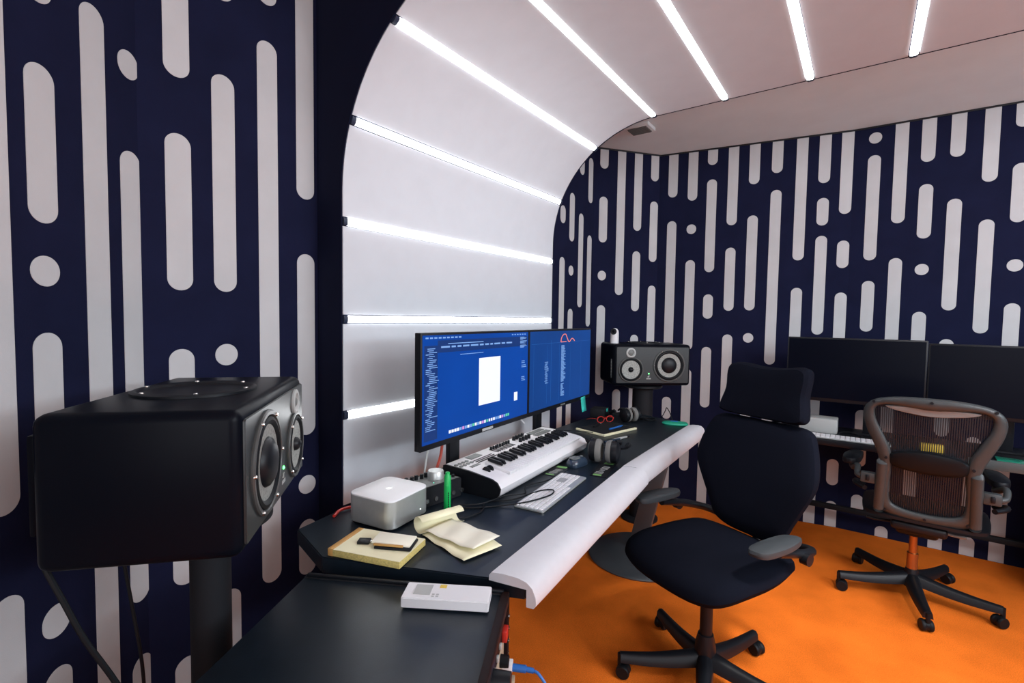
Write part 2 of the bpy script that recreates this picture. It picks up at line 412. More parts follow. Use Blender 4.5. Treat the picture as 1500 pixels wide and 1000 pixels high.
for s_ in S_STRIPS:
    if s_ > 1.85: continue
    p = prof(s_); q = prof(s_+.01); t = Vector((q[0]-p[0], 0, q[1]-p[1])).normalized(); inn = Vector((-t.z, 0, t.x))
    if inn.dot(Vector((CX+.3, 0, CZ-.2))-Vector((p[0], 0, p[1]))) < 0: inn = -inn
    key = min(labels, key=lambda k: abs(k-s_))
    vis = abs(key-s_) < .01
    lb = labels[key] if vis else 'white LED strip in flat ceiling beyond the right photo edge'
    g = thing('led_strip_light', lb, 'strip light', (p[0], (Y1+Y2)/2, p[1]), 0, 'LED strips across the white arch')
    L = (Y2-Y1)/2
    M = Matrix(((t.x, inn.x, 0, 0), (0, 0, 1, 0), (t.z, inn.z, 0, 0), (0, 0, 0, 1)))
    wv = .0135
    pts = [(-wv, -.008), (wv, -.008), (wv, .003), (wv*.6, .006), (-wv*.6, .006), (-wv, .003)]
    MB().prism(pts, -L+.018, L-.022, M).build('diffuser', LED, g)
    for e0, e1 in ((-L+.001, -L+.018), (L-.022, L-.001)):
        MB().prism(pts, e0, e1, M).build('end_cap', ENDCAP, g)
# ceiling vent beyond the arch edge
vt = thing('ceiling_vent', 'small grey square ceiling vent just beyond the arch edge', 'vent', (-1.29, 3.235, H))
MB().box((0, 0, -.012), (.17, .15, .024), .004).build('frame', CEIL, vt)
mb = MB().box((0, 0, -.026), (.13, .11, .006))
for i in range(7): mb.box((0, -.045+.015*i, -.031), (.125, .005, .006))
mb.build('grille', GREYM, vt)

# ------------------------------------------------------------------ desk
DZ = .79
dk = thing('studio_desk', 'long black angular studio desk along the white arch with white padded front edge', 'desk', (-1.1, 1.95, 0))
def loc(pts, o): return [(x-o[0], y-o[1]) for x, y in pts]
DO = (-1.1, 1.95)
top = [(-1.386, .806), (-1.172, .752), (-.657, .984), (-.665, 1.04), (-.765, 1.975), (-.80, 3.02), (-.923, 3.17), (-1.22, 3.25), (-1.47, 3.2), (-1.47, 1.3)]
MB().prism(loc(top, DO), DZ-.045, DZ, bev=.003).build('desk_top', DESK, dk)
def bolster(a_in, b_in, a_out, b_out, drop):
    """padded edge: inner top line a_in-b_in, outer line a_out-b_out."""
    mb = MB(); rings = []
    n = 14
    for j in range(n+1):
        t = j/n; e = 0.
        i0 = Vector(a_in).lerp(Vector(b_in), t); o0 = Vector(a_out).lerp(Vector(b_out), t)
        d = o0-i0; rnd = 1-.03*max(0, 1-min(t, 1-t)*n*.9)
        sec = [(0, .0005), (0, .014), (.05, .0225), (.3, .026), (.62, .025), (.80, .019), (.92, .006), (.99, -.015), (1.0, -.03), (.985, -drop+.006), (.95, -drop), (.80, -drop), (.80, .0005)]
        rings.append([mb.v((i0.x+d.x*k-DO[0], i0.y+d.y*k-DO[1], DZ+h*rnd)) for k, h in sec])
    m_ = len(rings[0])
    for A, B in zip(rings, rings[1:]):
        for k in range(m_): mb.f((A[k], A[(k+1) % m_], B[(k+1) % m_], B[k]))
    mb.f(rings[0]); mb.f(rings[-1][::-1])
    return mb
bolster((-.737, .937), (-.826, 1.968), (-.612, .962), (-.712, 1.99), .044).build('padded_edge', VINYL, dk)
bolster((-.828, 1.972), (-.845, 3.0), (-.727, 1.994), (-.752, 3.05), .05).build('padded_edge', VINYL, dk)
# inclined steel leg on a round base plate (far) and one hidden near
for (x, y) in ((-1.06, 2.83), (-1.13, 1.22)):
    mb = MB().lathe([(0, .0), (.30, 0), (.305, .008), (.29, .02), (.1, .04), (0, .042)], (x-DO[0], y-DO[1], 0.001), n=48)
    mb.build('base_disc', DISC, dk)
    mb = MB()
    Mx = Matrix.Translation((x-DO[0]-.02, y-DO[1], .03)) @ Matrix.Rotation(R(13), 4, 'Y')
    mb.T = Mx; mb.box((0, 0, .365), (.10, .035, .74), .004); mb.T = Matrix.Identity(4)
    mb.build('leg', DISC, dk)

# ------------------------------------------------------------------ side rack cabinet in front of the desk
th = R(28.5); e1 = Vector((math.cos(th), math.sin(th))); e2 = Vector((math.sin(th), -math.cos(th)))
BR = Vector((-.683, .952)); CW, CD, CH = .535, .62, .772
orig = BR-e1*CW
rk = thing('rack_cabinet', 'black low equipment rack cabinet butting against the near end of the desk', 'cabinet', (orig.x, orig.y, 0), 0)
rk.rotation_euler.z = th     # local x along e1, local -y along e2
MB().box((CW/2, -CD/2, CH-.012), (CW, CD, .02), .003).build('top', DESK, rk)
MB().box((CW/2, -.008, CH/2+.001), (CW, .014, CH-.002), .002).build('back_panel', BLACKM, rk)
MB().box((.009, -CD/2, (CH-.024)/2), (.018, CD-.034, CH-.03), .002).build('side_panel', BLACKM, rk)
MB().box((CW/2, -CD+.009, (CH-.024)/2), (CW, .016, CH-.03), .002).build('side_panel', BLACKM, rk)
MB().box((CW/2, -CD/2, .03), (CW-.03, CD-.04, .06), .003).build('plinth', BLACKM, rk)
MB().box((CW/2-.004, -.006, CH+.003), (CW-.02, .010, .008), .002).build('back_lip', BLACK, rk)
MB().box((CW-.010, -CD/2, CH+.0005), (.018, CD-.01, .006), .002).build('edge_strip', BROWN, rk)
for yy in (-.014, -CD+.03):
    mb = MB().box((CW-.008, yy, .42), (.016, .022, .66), .002)
    mb.mi = 1
    for k in range(20): mb.cyl((CW, yy, .72-.031*k), (CW+.003, yy, .72-.031*k), .004, n=8)
    mb.build('rack_rail', [BROWN, CHROME], rk)
def unit(z, h, m_, items, label, back=.30):
    u = thing('rack_unit', label, 'rack unit', (orig.x, orig.y, 0), th, 'equipment units in the open rack side')
    MB().box((CW-.012, -CD/2, z), (.010, CD-.085, h-.004), .002).build('face_plate', m_, u)
    MB().box((CW-.02-back/2, -CD/2, z), (back, .43, h-.008), .002).build('chassis', BLACKM, u)
    for nm, y, dz, sz_, mm, shp in items:
        mb = MB()
        if shp == 'c': mb.cyl((CW-.007, y, z+dz), (CW-.007+sz_[0], y, z+dz), sz_[1], sz_[1]*.9, n=18)
        else: mb.box((CW-.007+sz_[0]/2, y, z+dz), sz_, .002)
        mb.build(nm, mm, u)
    return u
unit(.715, .05, BLACK, [('button', -.12-.04*k, 0, (.006, .012, .012), GREYL, 'b') for k in range(4)]+[('power_switch', -.066, -.006, (.012, .03, .026), RED, 'b'), ('knob', -.225, .001, (.040, .0215), BLACK, 'c')], 'black rack unit with a red switch, topmost in the rack cabinet')
unit(.655, .07, BEIGE, [('jack', -.10-.055*k, .012, (.020, .014), RUBBER, 'c') for k in (0, 1, 4, 5)]+[('connector', -.068-.07*k, -.022, (.025, .026, .02), WHITE, 'b') for k in range(3)], 'beige patch unit with dark round jacks below the red switch')
unit(.575, .09, GREYM, [('connector', -.07-.05*k, .022, (.03, .024, .018), BEIGE, 'b') for k in range(5)]+[('jack', -.08-.05*k, -.012, (.02, .012), RUBBER, 'c') for k in range(5)], 'grey network unit holding the red cable in the rack cabinet')
unit(.48, .08, BLACK, [('connector', -.08-.05*k, .01, (.02, .026, .02), BEIGE, 'b') for k in range(6)], 'black rack unit at the bottom, below the blue cable')
def wl(x, y, z):       # rack-local to world
    q = orig+e1*x-e2*y; return (q.x, q.y, z)
mb = MB().tube([wl(CW+.062, -.072, .632), wl(CW+.082, -.078, .626), wl(CW+.105, -.088, .585), wl(CW+.115, -.10, .45), wl(CW+.10, -.13, .3), wl(CW+.07, -.18, .1), wl(CW+.08, -.2, .006)], .0035, 8)
mb.cyl(wl(CW+.0185, -.070, .632), wl(CW+.05, -.071, .632), .0085, n=10); mb.cyl(wl(CW+.05, -.071, .632), wl(CW+.068, -.073, .631), .006, n=10)
tag(mb.build('network_cable', BLUE), 'blue network cable plugged into the rack and hanging down', 'cable')
mb = MB().tube([wl(CW+.05, -.082, .563), wl(CW+.07, -.088, .555), wl(CW+.085, -.11, .48), wl(CW+.07, -.15, .25), wl(CW+.06, -.2, .006)], .003, 8)
mb.cyl(wl(CW+.0135, -.080, .563), wl(CW+.055, -.083, .562), .0085, n=10)
tag(mb.build('patch_cable', RED), 'red patch cable plugged into the rack below the blue one', 'cable')

# ------------------------------------------------------------------ loudspeakers
SL, SH, SD = .545, .285, .335
def speaker(name, label, loc_, rz, flip):
    """front face at local y=0 looking to +y, cabinet runs back; x from -SL/2 to SL/2."""
    g = thing(name, label, 'loudspeaker', loc_, rz, 'three-way studio loudspeakers beside the desk')
    sg = -1 if flip else 1
    mb = MB().box((0, -SD/2, SH/2), (SL, SD, SH), .022, 4); mb.build('cabinet', SPKBOX, g)
    MB().box((.02, -SD-.011, SH*.53), (SL-.10, .020, SH-.10), .005).build('rear_amplifier', SPKBOX, g)
    mb = MB(); o = rrect(SL-.035, SH-.04, .006, 3, (0, SH/2))
    mb.prism(o, 0, .006, Matrix(((-1, 0, 0, 0), (0, 0, 1, -.001), (0, 1, 0, 0), (0, 0, 0, 1))), bev=.0015)
    mb.build('baffle', BAFFLE, g)
    def driver(nm, x, z, r, cone_m, inner):
        x *= sg; c = (x, .005, z); ax = (0, 1, 0)
        d = MB().lathe([(r, 0), (r, .004), (r*.97, .007), (r*.91, .007), (r*.89, .004), (r*.885, 0)], c, ax, 48).build(nm, RINGM, g)
        MB().lathe([(r*.885, .001), (r*.86, .006), (r*.80, .008), (r*.74, .005), (r*.71, -.001+.002)], c, ax, 48).build('surround', RUBBER, d)
        if inner == 'woofer':
            MB().lathe([(r*.72, .002), (r*.64, .0012), (r*.52, .0008), (r*.47, .0006)], c, ax, 48).build('cone', cone_m, d)
            MB().lathe([(r*.48, .001), (r*.45, .008), (r*.34, .016), (r*.18, .020), (0, .021)], c, ax, 40).build('dust_cap', BLACK, d)
        else:
            MB().lathe([(r*.72, .0025), (r*.45, .0018), (r*.24, .0012), (r*.2, .001)], c, ax, 48).build('cone', cone_m, d)
            MB().lathe([(r*.21, .0012), (r*.19, .008), (r*.1, .016), (0, .018)], c, ax, 30).build('phase_plug', BLACK, d)
        for k in range(6 if inner == 'woofer' else 4):
            a = R(60*k+ (0 if inner == 'woofer' else 45)) if inner == 'woofer' else R(90*k+45)
            MB().lathe([(.0045, 0), (.0045, .004), (.003, .006), (0, .006)], (x+r*.95*math.cos(a), .010, z+r*.95*math.sin(a)), ax, 10).build('screw', CHROME, d)
    driver('woofer', -.115, .142, .114, CONEIN, 'woofer')
    driver('midrange', .155, .112, .088, CONE, 'mid')
    x = .157*sg
    t = MB().lathe([(.034, 0), (.034, .005), (.031, .007), (.024, .007), (.021, .002), (.020, 0)], (x, .005, .227), (0, 1, 0), 36).build('tweeter', GREYL, g)
    MB().lathe([(.021, .0005), (.015, .002), (.008, .007), (0, .008)], (x, .005, .227), (0, 1, 0), 28).build('dome', GREYM, t)
    x = .028*sg
    MB().lathe([(.0045, 0), (.0045, .002), (0, .004)], (x, .0055, .085), (0, 1, 0), 14).build('indicator_light', LEDG, g)
    mb = MB()
    mb.box((x, .006, .066), (.006, .0012, .012)); mb.box((x+.005, .006, .063), (.010, .0012, .003)); mb.box((x-.004, .006, .070), (.008, .0012, .003))
    for k in range(5): mb.box((x-.013+.0065*k, .006, .051), (.0045, .0012, .009))
    mb.build('badge', GREYL, g)
    mb = MB(); mb.lathe([(.125, 0), (.125, .006), (.118, .009), (.108, .007), (.102, .002), (.08, .0015), (0, .0015)], (0, -SD*.52, SH-.001), (0, 0, 1), 56)
    tr = mb.build('top_driver', BLACK, g)
    for k in range(6):
        a = R(60*k+20); MB().lathe([(.005, 0), (.004, .003), (0, .003)], (.113*math.cos(a), -SD*.52+.113*math.sin(a), SH+.007), (0, 0, 1), 10).build('screw', CHROME, tr)
    if not flip:
        mb = MB().box((SL/2+.0007, -.055, .115), (.0025, .022, .13), .001); mb.mi = 1
        for k in range(5): mb.box((SL/2+.002, -.055, .07+.022*k), (.002, .010, .008))
        mb.build('side_plate', [GREYM, GREYL], g)
    return g
# local +y = facing direction n; rz so that (0,1)->n
def rz_of(n): return math.atan2(-n[0], n[1])
nL = Vector((.668, .744)).normalized(); uL = Vector((-nL.y, nL.x))
PL = Vector((-.935, .432)); cL = PL+uL*(SL/2)
speaker('loudspeaker', 'large black loudspeaker in the left foreground, green light on its angled front', (cL.x, cL.y, .984), rz_of(nL), True)
nR = Vector((.668, -.744)).normalized()
cR = Vector((-1.163, 3.262))
speaker('loudspeaker', 'black loudspeaker at the far end of the desk with a webcam on top', (cR.x, cR.y, .993), rz_of(nR), False)
def stand(name, label, c, topz, rad, rz):
    g = thing(name, label, 'speaker stand', (c.x, c.y, 0), rz, 'black column stands under the loudspeakers')
    MB().lathe([(0, 0), (.13, 0), (.13, .012), (.12, .02), (rad, .024), (0, .024)], (0, 0, .001), n=40).build('base_plate', BLACKM, g)
    MB().cyl((0, 0, .024), (0, 0, topz-.03), rad, n=40).build('column', BLACKM, g)
    MB().lathe([(0, topz-.034), (.12, topz-.034), (.135, topz-.026), (.135, topz-.012), (.125, topz-.006), (0, topz-.006)], n=44).build('top_plate', BLACK, g)
    MB().lathe([(0, topz-.006), (.11, topz-.006), (.11, topz-.0008), (0, topz-.0008)], n=40).build('isolation_pad', RUBBER, g)
kL = cL-nL*(SD*.45); kR = cR-nR*(SD*.5)
stand('speaker_stand', 'black column stand under the large left foreground loudspeaker', kL, .984, .043, 0)
stand('speaker_stand', 'black column stand under the loudspeaker at the far desk end', kR, .993, .072, 0)
bk = cL-nL*SD
CAB1 = [(-1.19, .205, .99), (-1.185, .208, .975), (-1.17, .225, .92), (-1.15, .25, .84), (-1.13, .29, .74), (-1.115, .33, .62), (-1.12, .36, .40), (-1.15, .38, .12), (-1.18, .36, .006)]
tag(MB().tube(CAB1, .005, 8).build('power_cable', RUBBER), 'black cable drooping from the back of the left foreground loudspeaker', 'cable')
CAB2 = [(-1.43, .375, .99), (-1.43, .375, .97), (-1.428, .385, .86), (-1.42, .40, .72), (-1.41, .415, .55), (-1.42, .42, .3), (-1.44, .42, .006)]
tag(MB().tube(CAB2, .004, 8).build('signal_cable', RUBBER), 'thin black cable hanging beside the left loudspeaker stand', 'cable')
# webcam on the far speaker
wc = thing('webcam', 'white rounded webcam standing on the far loudspeaker', 'webcam', (-1.415, 3.19, .993+SH+.0005), R(8))
MB().lathe([(0, 0), (.028, 0), (.0285, .004), (.0285, .07), (.026, .088), (.018, .100), (.008, .105), (0, .106)], n=30).build('body', WHITE, wc)
cu = MB().lathe([(.0215, .0), (.0215, .006), (.019, .008), (0, .008)], (0, -.0245, .082), (0, -1, .12), 30).build('lens_ring', BLACK, wc)
MB().lathe([(.010, 0), (.007, .003), (0, .004)], (0, -.0325, .083), (0, -1, .12), 20).build('lens', SCRN_OFF, cu)

# ------------------------------------------------------------------ lit monitors on the desk
MW, MHH = .718, .405
um = Vector((-.066, .998)).normalized(); nm = Vector((um.y, -um.x))      # facing +x
def monitor(label, c, zb, rz, W, Hh, scr, group, fx=0., stand_z=DZ, fw=.17):
    """local: screen faces -y, x along width, z up; origin at bottom centre of the panel."""
    g = thing('computer_monitor', label, 'monitor', (c.x, c.y, stand_z), rz, group)
    z0 = zb-stand_z
    MB().box((0, .014, z0+Hh/2), (W, .028, Hh), .003).build('housing', BLACK, g)
    MB().prism(rrect(W-.016, Hh-.030, .001, 2, (0, z0+Hh/2+.006)), 0, .0012, Matrix(((1, 0, 0, 0), (0, 0, -1, .0005), (0, 1, 0, 0), (0, 0, 0, 1)))).build('screen', scr, g)
    MB().box((0, .036, z0+Hh*.5), (.26, .02, .22), .008).build('rear_bulge', BLACKM, g)
    mb = MB().box((fx, .150, (z0+Hh*.5)/2+.008), (.065, .024, z0+Hh*.5-.004), .004)
    mb.box((fx*.5, .095, z0+Hh*.5), (.07+abs(fx), .11, .06), .006); mb.build('neck', BLACK, g)
    MB().prism(rrect(fw, .10, .02, 4, (fx, .155)), .001, .012, bev=.002).build('foot', BLACK, g)
    return g
def q2d(mb, x0, z0, x1, z1, y=-.0012): mb.quad((x0, y, z0), (x1, y, z0), (x1, y, z1), (x0, y, z1))
P0 = Vector((-1.194, 1.135)); ZB = .988
rzm = math.atan2(um.y, um.x)
c1 = P0+um*(MW/2); c2 = P0+um*(MW*1.5+.004)
m1 = monitor('lit monitor with a blank white page on a blue screen, nearer of the two', c1, ZB, rzm, MW, MHH, SCR, 'lit monitors on the black desk')
m2 = monitor('lit blue monitor with a red curve at the top of its screen', c2, ZB, rzm, MW, MHH, SCR2, 'lit monitors on the black desk')
zb = ZB-DZ; X0 = -MW/2+.008; SWD = MW-.016; Z0 = zb+.021; SHT = MHH-.030
def u_(x): return X0+SWD*x
def v_(y): return Z0+SHT*(1-y)
mb = MB(); mb.mi = 0
q2d(mb, u_(.46), v_(.755), u_(.675), v_(.255))                         # white page
q2d(mb, u_(.835), v_(.80), u_(.875), v_(.70))
mb.mi = 1
rnd = random.Random(3)
for k in range(44):                                                     # sidebar list
    y = .12+.0175*k; x = .022+.012*rnd.choice((0, 1, 1, 2)); l = rnd.uniform(.03, .075)
    q2d(mb, u_(x), v_(y+.007), u_(x+l), v_(y))
for k in range(9): q2d(mb, u_(.02+.032*k), v_(.032), u_(.02+.032*k+.022), v_(.018))
for k in range(6): q2d(mb, u_(.80+.03*k), v_(.03), u_(.80+.03*k+.018), v_(.018))
x = .135
while x < .8:
    l = rnd.uniform(.02, .07); q2d(mb, u_(x), v_(.122), u_(x+l), v_(.105)); x += l+.014
q2d(mb, u_(.19), v_(.088), u_(.50), v_(.080)); q2d(mb, u_(.29), v_(.20), u_(.50), v_(.194))
for y0 in (.055, .10, .15):
    for k in range(4): q2d(mb, u_(.90), v_(y0+.009*k+.006), u_(.90+rnd.uniform(.03, .085)), v_(y0+.009*k))
for y0 in (.34, .36, .39, .41, .53, .55, .57):
    q2d(mb, u_(.92), v_(y0+.009), u_(.92+rnd.uniform(.03, .06)), v_(y0))
mb.mi = 2
q2d(mb, u_(.012), v_(.97), u_(.11), v_(.095), -.0009)                  # darker sidebar
q2d(mb, u_(.11), v_(.165), u_(.99), v_(.05), -.0009)                   # darker tool bar
for k in range(26):                                                     # dock icons
    mb.mi = rnd.choice((0, 0, 1, 3, 4, 0)); x = .20+.0225*k; s_ = .016 if 13 < k < 18 else .018
    q2d(mb, u_(x), v_(.955), u_(x+s_), v_(.955-.03))
mb.build('screen_content', [SW, SLB, SDB, SPINK, SGRN], m1)
MB().box((.035, -.0015, zb+.0105), (.075, .003, .0105), .001).build('logo_plate', GREYL, m1)
mb = MB(); mb.mi = 0
for k in range(60):
    y = .20+.0118*k
    if .70 < y < .72: continue
    l = rnd.uniform(.035, .085) if y < .70 else rnd.uniform(.02, .06)
    q2d(mb, u_(.46), v_(y+.0075), u_(.46+l), v_(y))
for k in range(20): q2d(mb, u_(.20+rnd.uniform(0, .02)), v_(.40+.0145*k+.006), u_(.235+rnd.uniform(0, .03)), v_(.40+.0145*k))
mb.mi = 1
q2d(mb, u_(.30), v_(.93), u_(.303), v_(.12), -.0009); q2d(mb, u_(.02), v_(.16), u_(.99), v_(.157), -.0009)
for k in range(5): q2d(mb, u_(.05+.19*k), v_(.95), u_(.052+.19*k), v_(.18), -.0009)
mb.mi = 2
cur = catmull([(.45, 0, .155), (.46, 0, .10), (.49, 0, .055), (.53, 0, .05), (.555, 0, .10), (.58, 0, .15), (.60, 0, .155), (.63, 0, .12), (.655, 0, .115), (.69, 0, .15)], 6)
for a, b in zip(cur, cur[1:]):
    d = (b-a).normalized(); n_ = Vector((-d.z, 0, d.x))*.006
    mb.quad((u_(a.x+n_.x), -.0012, v_(a.z+n_.z)), (u_(b.x+n_.x), -.0012, v_(b.z+n_.z)), (u_(b.x-n_.x), -.0012, v_(b.z-n_.z)), (u_(a.x-n_.x), -.0012, v_(a.z-n_.z)))
a_, b_ = (.45, .16), (.58, .16)
mb.quad((u_(.455), -.0012, v_(.158)), (u_(.545), -.0012, v_(.158)), (u_(.545), -.0012, v_(.148)), (u_(.455), -.0012, v_(.148)))
mb.build('screen_content', [SLB, SMB, SRED], m2)
MB().box((.0, -.0015, zb+.0105), (.05, .003, .007), .001).build('logo_plate', GREYM, m2)

# ------------------------------------------------------------------ things on the desk
def at(o): return (o[0], o[1], DZ+.0008)
# small computer
mc = thing('desktop_computer', 'small silver box computer with rounded corners at near end of desk', 'computer', (-1.237, 1.04, DZ+.001), R(8))
sq = rrect(.184, .19, .03, 7)
mb = MB(); n = len(sq)
MB().prism(rrect(.165, .17, .025, 6), 0, .006).build('foot_ring', BLACKM, mc)
mb = MB().pillow(sq, [(.97, .005), (1, .008), (1, .090)]); mb.build('body', SILVER, mc)
MB().pillow(sq, [(1, .090), (.995, .0935), (.975, .095), (.5, .0952), (0, .0952)]).build('top', ALUTOP, mc)
mb = MB(); mb.mi = 0
mb.prism(spline_outline([(-.010, -.004), (-.006, .008), (.0, .006), (.006, .008), (.010, .002), (.008, -.008), (.003, -.012), (0, -.010), (-.004, -.012)], 3), .0953, .0956)
mb.prism(spline_outline([(.001, .010), (.006, .013), (.005, .018), (.001, .014)], 3), .0953, .0956)
mb.build('emblem', CHROME, mc)
MB().cyl((.0925, .045, .028), (.0932, .045, .028), .002, n=10).build('indicator_light', LEDW, mc)
# writing pad
npd = thing('writing_pad', 'thick yellow writing pad with tan binding, in front of the silver computer', 'notepad', (-1.08, .868, DZ+.001), R(18))
MB().box((0, 0, .0095), (.222, .142, .018), .001).build('pages', [PAPERE], npd)
MB().box((.008, 0, .0192), (.205, .141, .0008)).build('top_sheet', PAPER, npd)
MB().box((-.104, 0, .010), (.018, .1425, .021), .002).build('binding', BIND, npd)
wal = thing('card_wallet', 'black card wallet with a folded cream paper on the thick yellow pad', 'wallet', (-1.032, .893, DZ+.0212), R(28))
MB().box((0, 0, .004), (.105, .068, .008), .003).build('leather_sleeve', BLACKM, wal)
mb = MB(); mb.T = Matrix.Translation((-.008, .006, .012)) @ Matrix.Rotation(R(3), 4, 'Y')
mb.box((0, 0, 0), (.11, .062, .007), .002); mb.T = Matrix.Identity(4); mb.build('cream_note', PAPERW, wal)
MB().box((-.012, -.030, .012), (.085, .006, .006), .002).build('tan_strap', BIND, wal)
us = thing('usb_stick', 'small black flash drive with a silver plug on the yellow pad', 'flash drive', (-1.115, .848, DZ+.0206), R(35))
MB().box((0, 0, .0045), (.034, .026, .009), .002).build('body', BLACK, us)
MB().box((.025, 0, .0045), (.018, .012, .005), .001).build('plug', CHROME, us)
# folded yellow sheets
fy = thing('folded_paper', 'loose curled yellow paper sheets between the writing pad and white edge', 'paper', (-.965, 1.065, DZ+.001), R(-8))
def sheet(name, w_, l_, z, lift, rot, off, m_=PAPER):
    mb = MB(); nu, nv = 16, 6; g_ = []
    T = Matrix.Translation((off[0], off[1], 0)) @ Matrix.Rotation(R(rot), 4, 'Z')
    for i in range(nu+1):
        row = []
        for j in range(nv+1):
            x = (i/nu-.5)*w_; y = (j/nv-.5)*l_
            zz = z+.002*math.sin(i*.9+j*.5)+.0035+lift(i/nu, j/nv)
            row.append(mb.v(T @ Vector((x, y, zz))))
        g_.append(row)
    for i in range(nu):
        for j in range(nv): mb.f((g_[i][j], g_[i+1][j], g_[i+1][j+1], g_[i][j+1]))
    o = mb.build(name, m_, fy)
    sm = o.modifiers.new('thick', 'SOLIDIFY'); sm.thickness = .0008; sm.offset = 1
    return o
sheet('sheet', .21, .135, .0, lambda a, b: .004*b, -4, (.035, -.01))
sheet('sheet', .20, .115, .007, lambda a, b: .012*max(0, a-.7)+.004, 6, (.02, .005), PAPERW)
mb = MB(); prof_ = []
for k in range(15):
    a = R(-60+k*20); rr = .020+.0006*k; prof_.append((rr*math.cos(a+math.pi/2), .0305+rr*math.sin(a+math.pi/2)))
rows = [[mb.v((-.09+p[0]+.018*t, -.072+.15*t, p[1]+.0005)) for p in prof_] for t in (0, .5, 1)]
for A, B in zip(rows, rows[1:]):
    for k in range(len(A)-1): mb.f((A[k], A[k+1], B[k+1], B[k]))
o = mb.build('rolled_edge', PAPER, fy); sm = o.modifiers.new('thick', 'SOLIDIFY'); sm.thickness = .0012; sm.offset = 0
# green marker standing upright
hl = thing('highlighter', 'bright green highlighter standing upright beside the silver computer', 'marker', (-1.11, 1.18, DZ+.0008))
MB().lathe([(0, 0), (.0105, 0), (.012, .003), (.0122, .095)], n=20).build('barrel', GREENI, hl)
MB().lathe([(.0122, .095), (.0115, .098), (.0115, .125), (.0075, .131), (.0075, .138), (0, .139)], n=20).build('cap', GREENI, hl)
mb = MB()
for k in range(8): mb.box((.0108, -.0055, .018+.0075*k), (.0022, .003, .0052))
mb.build('printed_text', BLACKM, hl)
# audio interface with silver knob
ai = thing('audio_interface', 'black audio controller with a large silver knob behind the green highlighter', 'audio interface', (-1.262, 1.29, DZ+.001), R(-92))
# local x along +y? rotated so local -y faces +x ; width runs along world y
MB().prism([(-.08, 0), (.075, 0), (.08, .050), (-.08, .068)], -.135, .045, Matrix(((0, 0, 1, 0), (1, 0, 0, 0), (0, 1, 0, 0), (0, 0, 0, 1))), bev=.002).build('chassis', BLACKM, ai)
mb = MB()
mb.quad((-.130, .074, .0525), (.042, .074, .0525), (.042, -.074, .0688), (-.130, -.074, .0688)); mb.build('control_panel', GREYM, ai)
kn = MB().lathe([(0, .058), (.030, .058), (.030, .088), (.027, .092), (0, .0925)], (-.015, -.005, 0), n=36).build('volume_knob', SILVER, ai)
for k in range(6):
    MB().lathe([(.007, .055), (.0065, .073), (0, .074)], (-.11+.022*k, .045-.004*(k % 2), 0), n=14).build('knob', BLACK, ai)
for k in range(4):
    MB().lathe([(.006, .055), (.0055, .076), (0, .077)], (.03, -.05+.03*k, 0), n=14).build('knob', BLACK, ai)
for k in range(5):
    MB().cyl((-.115+.04*k, -.0799, .022), (-.115+.04*k, -.084, .022), .008, n=14).build('jack_socket', CHROME, ai)
MB().lathe([(.004, .062), (.003, .066), (0, .067)], (-.06, -.05, 0), n=12).build('indicator_light', LEDT, ai)
ai.rotation_euler.z = R(84)
# piano-style controller keyboard
KX, KY = Vector((-1.292, 1.348)), Vector((-1.351, 2.14))
ku = (KY-KX).normalized(); KL = .80
kb = thing('piano_keyboard', 'white controller keyboard with black end caps in front of the lit monitors', 'keyboard', (KX.x, KX.y, DZ+.001), math.atan2(ku.y, ku.x))
# local x along length; local -y towards the player (+x world), y=0 at back edge
KD = .262
prof_k = [(0.0, .03), (0, .086), (-.01, .090), (-.12, .086), (-.225, .072), (-.248, .062), (-.262, .042), (-.258, .020), (-.243, .005), (-.22, .0), (-.06, .0), (-.02, .018)]
MX = Matrix(((0, 0, 1, 0), (1, 0, 0, 0), (0, 1, 0, 0), (0, 0, 0, 1)))
MB().prism(prof_k, .008, KL-.008, MX).build('body', WHITE, kb)
for x0, x1 in ((0, .008), (KL-.008, KL)):
    MB().prism(prof_k, x0, x1, MX).build('end_cap', BLACK, kb)
def ktop(y):    # height of the top face
    return .086+(y+.12)*(.014/.105) if y < -.12 else .090+(y+.01)*(.004/.11)
nwk = 29; kx0, kx1 = .095, KL-.05; kw = (kx1-kx0)/nwk
yb, yf = -.128, -.246
tl = math.atan2(ktop(-.13)-ktop(-.22), .09)
for k in range(nwk):
    mb = MB(); z1, z2 = ktop(yb)+.004, ktop(-.235)+.0035
    mb.T = Matrix.Translation((kx0+kw*(k+.5), (yb+yf)/2, (z1+z2)/2)) @ Matrix.Rotation(tl, 4, 'X')
    mb.box((0, 0, 0), (kw-.0022, yb-yf, .011), .0012, 1); mb.T = Matrix.Identity(4); mb.build('white_key', WKEY, kb)
for k in range(nwk-1):
    if k % 7 in (2, 6): continue
    mb = MB(); yy = -.158; z_ = ktop(yy)+.0125
    mb.T = Matrix.Translation((kx0+kw*(k+1), yy-.006, z_)) @ Matrix.Rotation(tl, 4, 'X')
    mb.prism([(-.034, 0), (.034, 0), (.034, .012), (-.024, .012)], -.0062, .0062, MX, bev=.001); mb.T = Matrix.Identity(4); mb.build('black_key', BLACK, kb)
for r_ in range(2):
    for c_ in range(4):
        MB().lathe([(.0085, 0), (.008, .004), (0, .005)], (.018+.022*c_, -.05-.024*r_, ktop(-.06)-.0005), n=14).build('pad', GREYM, kb)
MB().box((.150, -.035, ktop(-.035)), (.075, .036, .005), .001).build('display', GREYM, kb)
for k in range(3): MB().box((.165, -.070-.013*k, ktop(-.08)+.0005), (.13, .004, .003)).build('slot', BLACKM, kb)
mb = MB().box((.065, -.105, ktop(-.105)), (.055, .016, .004), .001); mb.build('badge_bar', GREYM, kb)
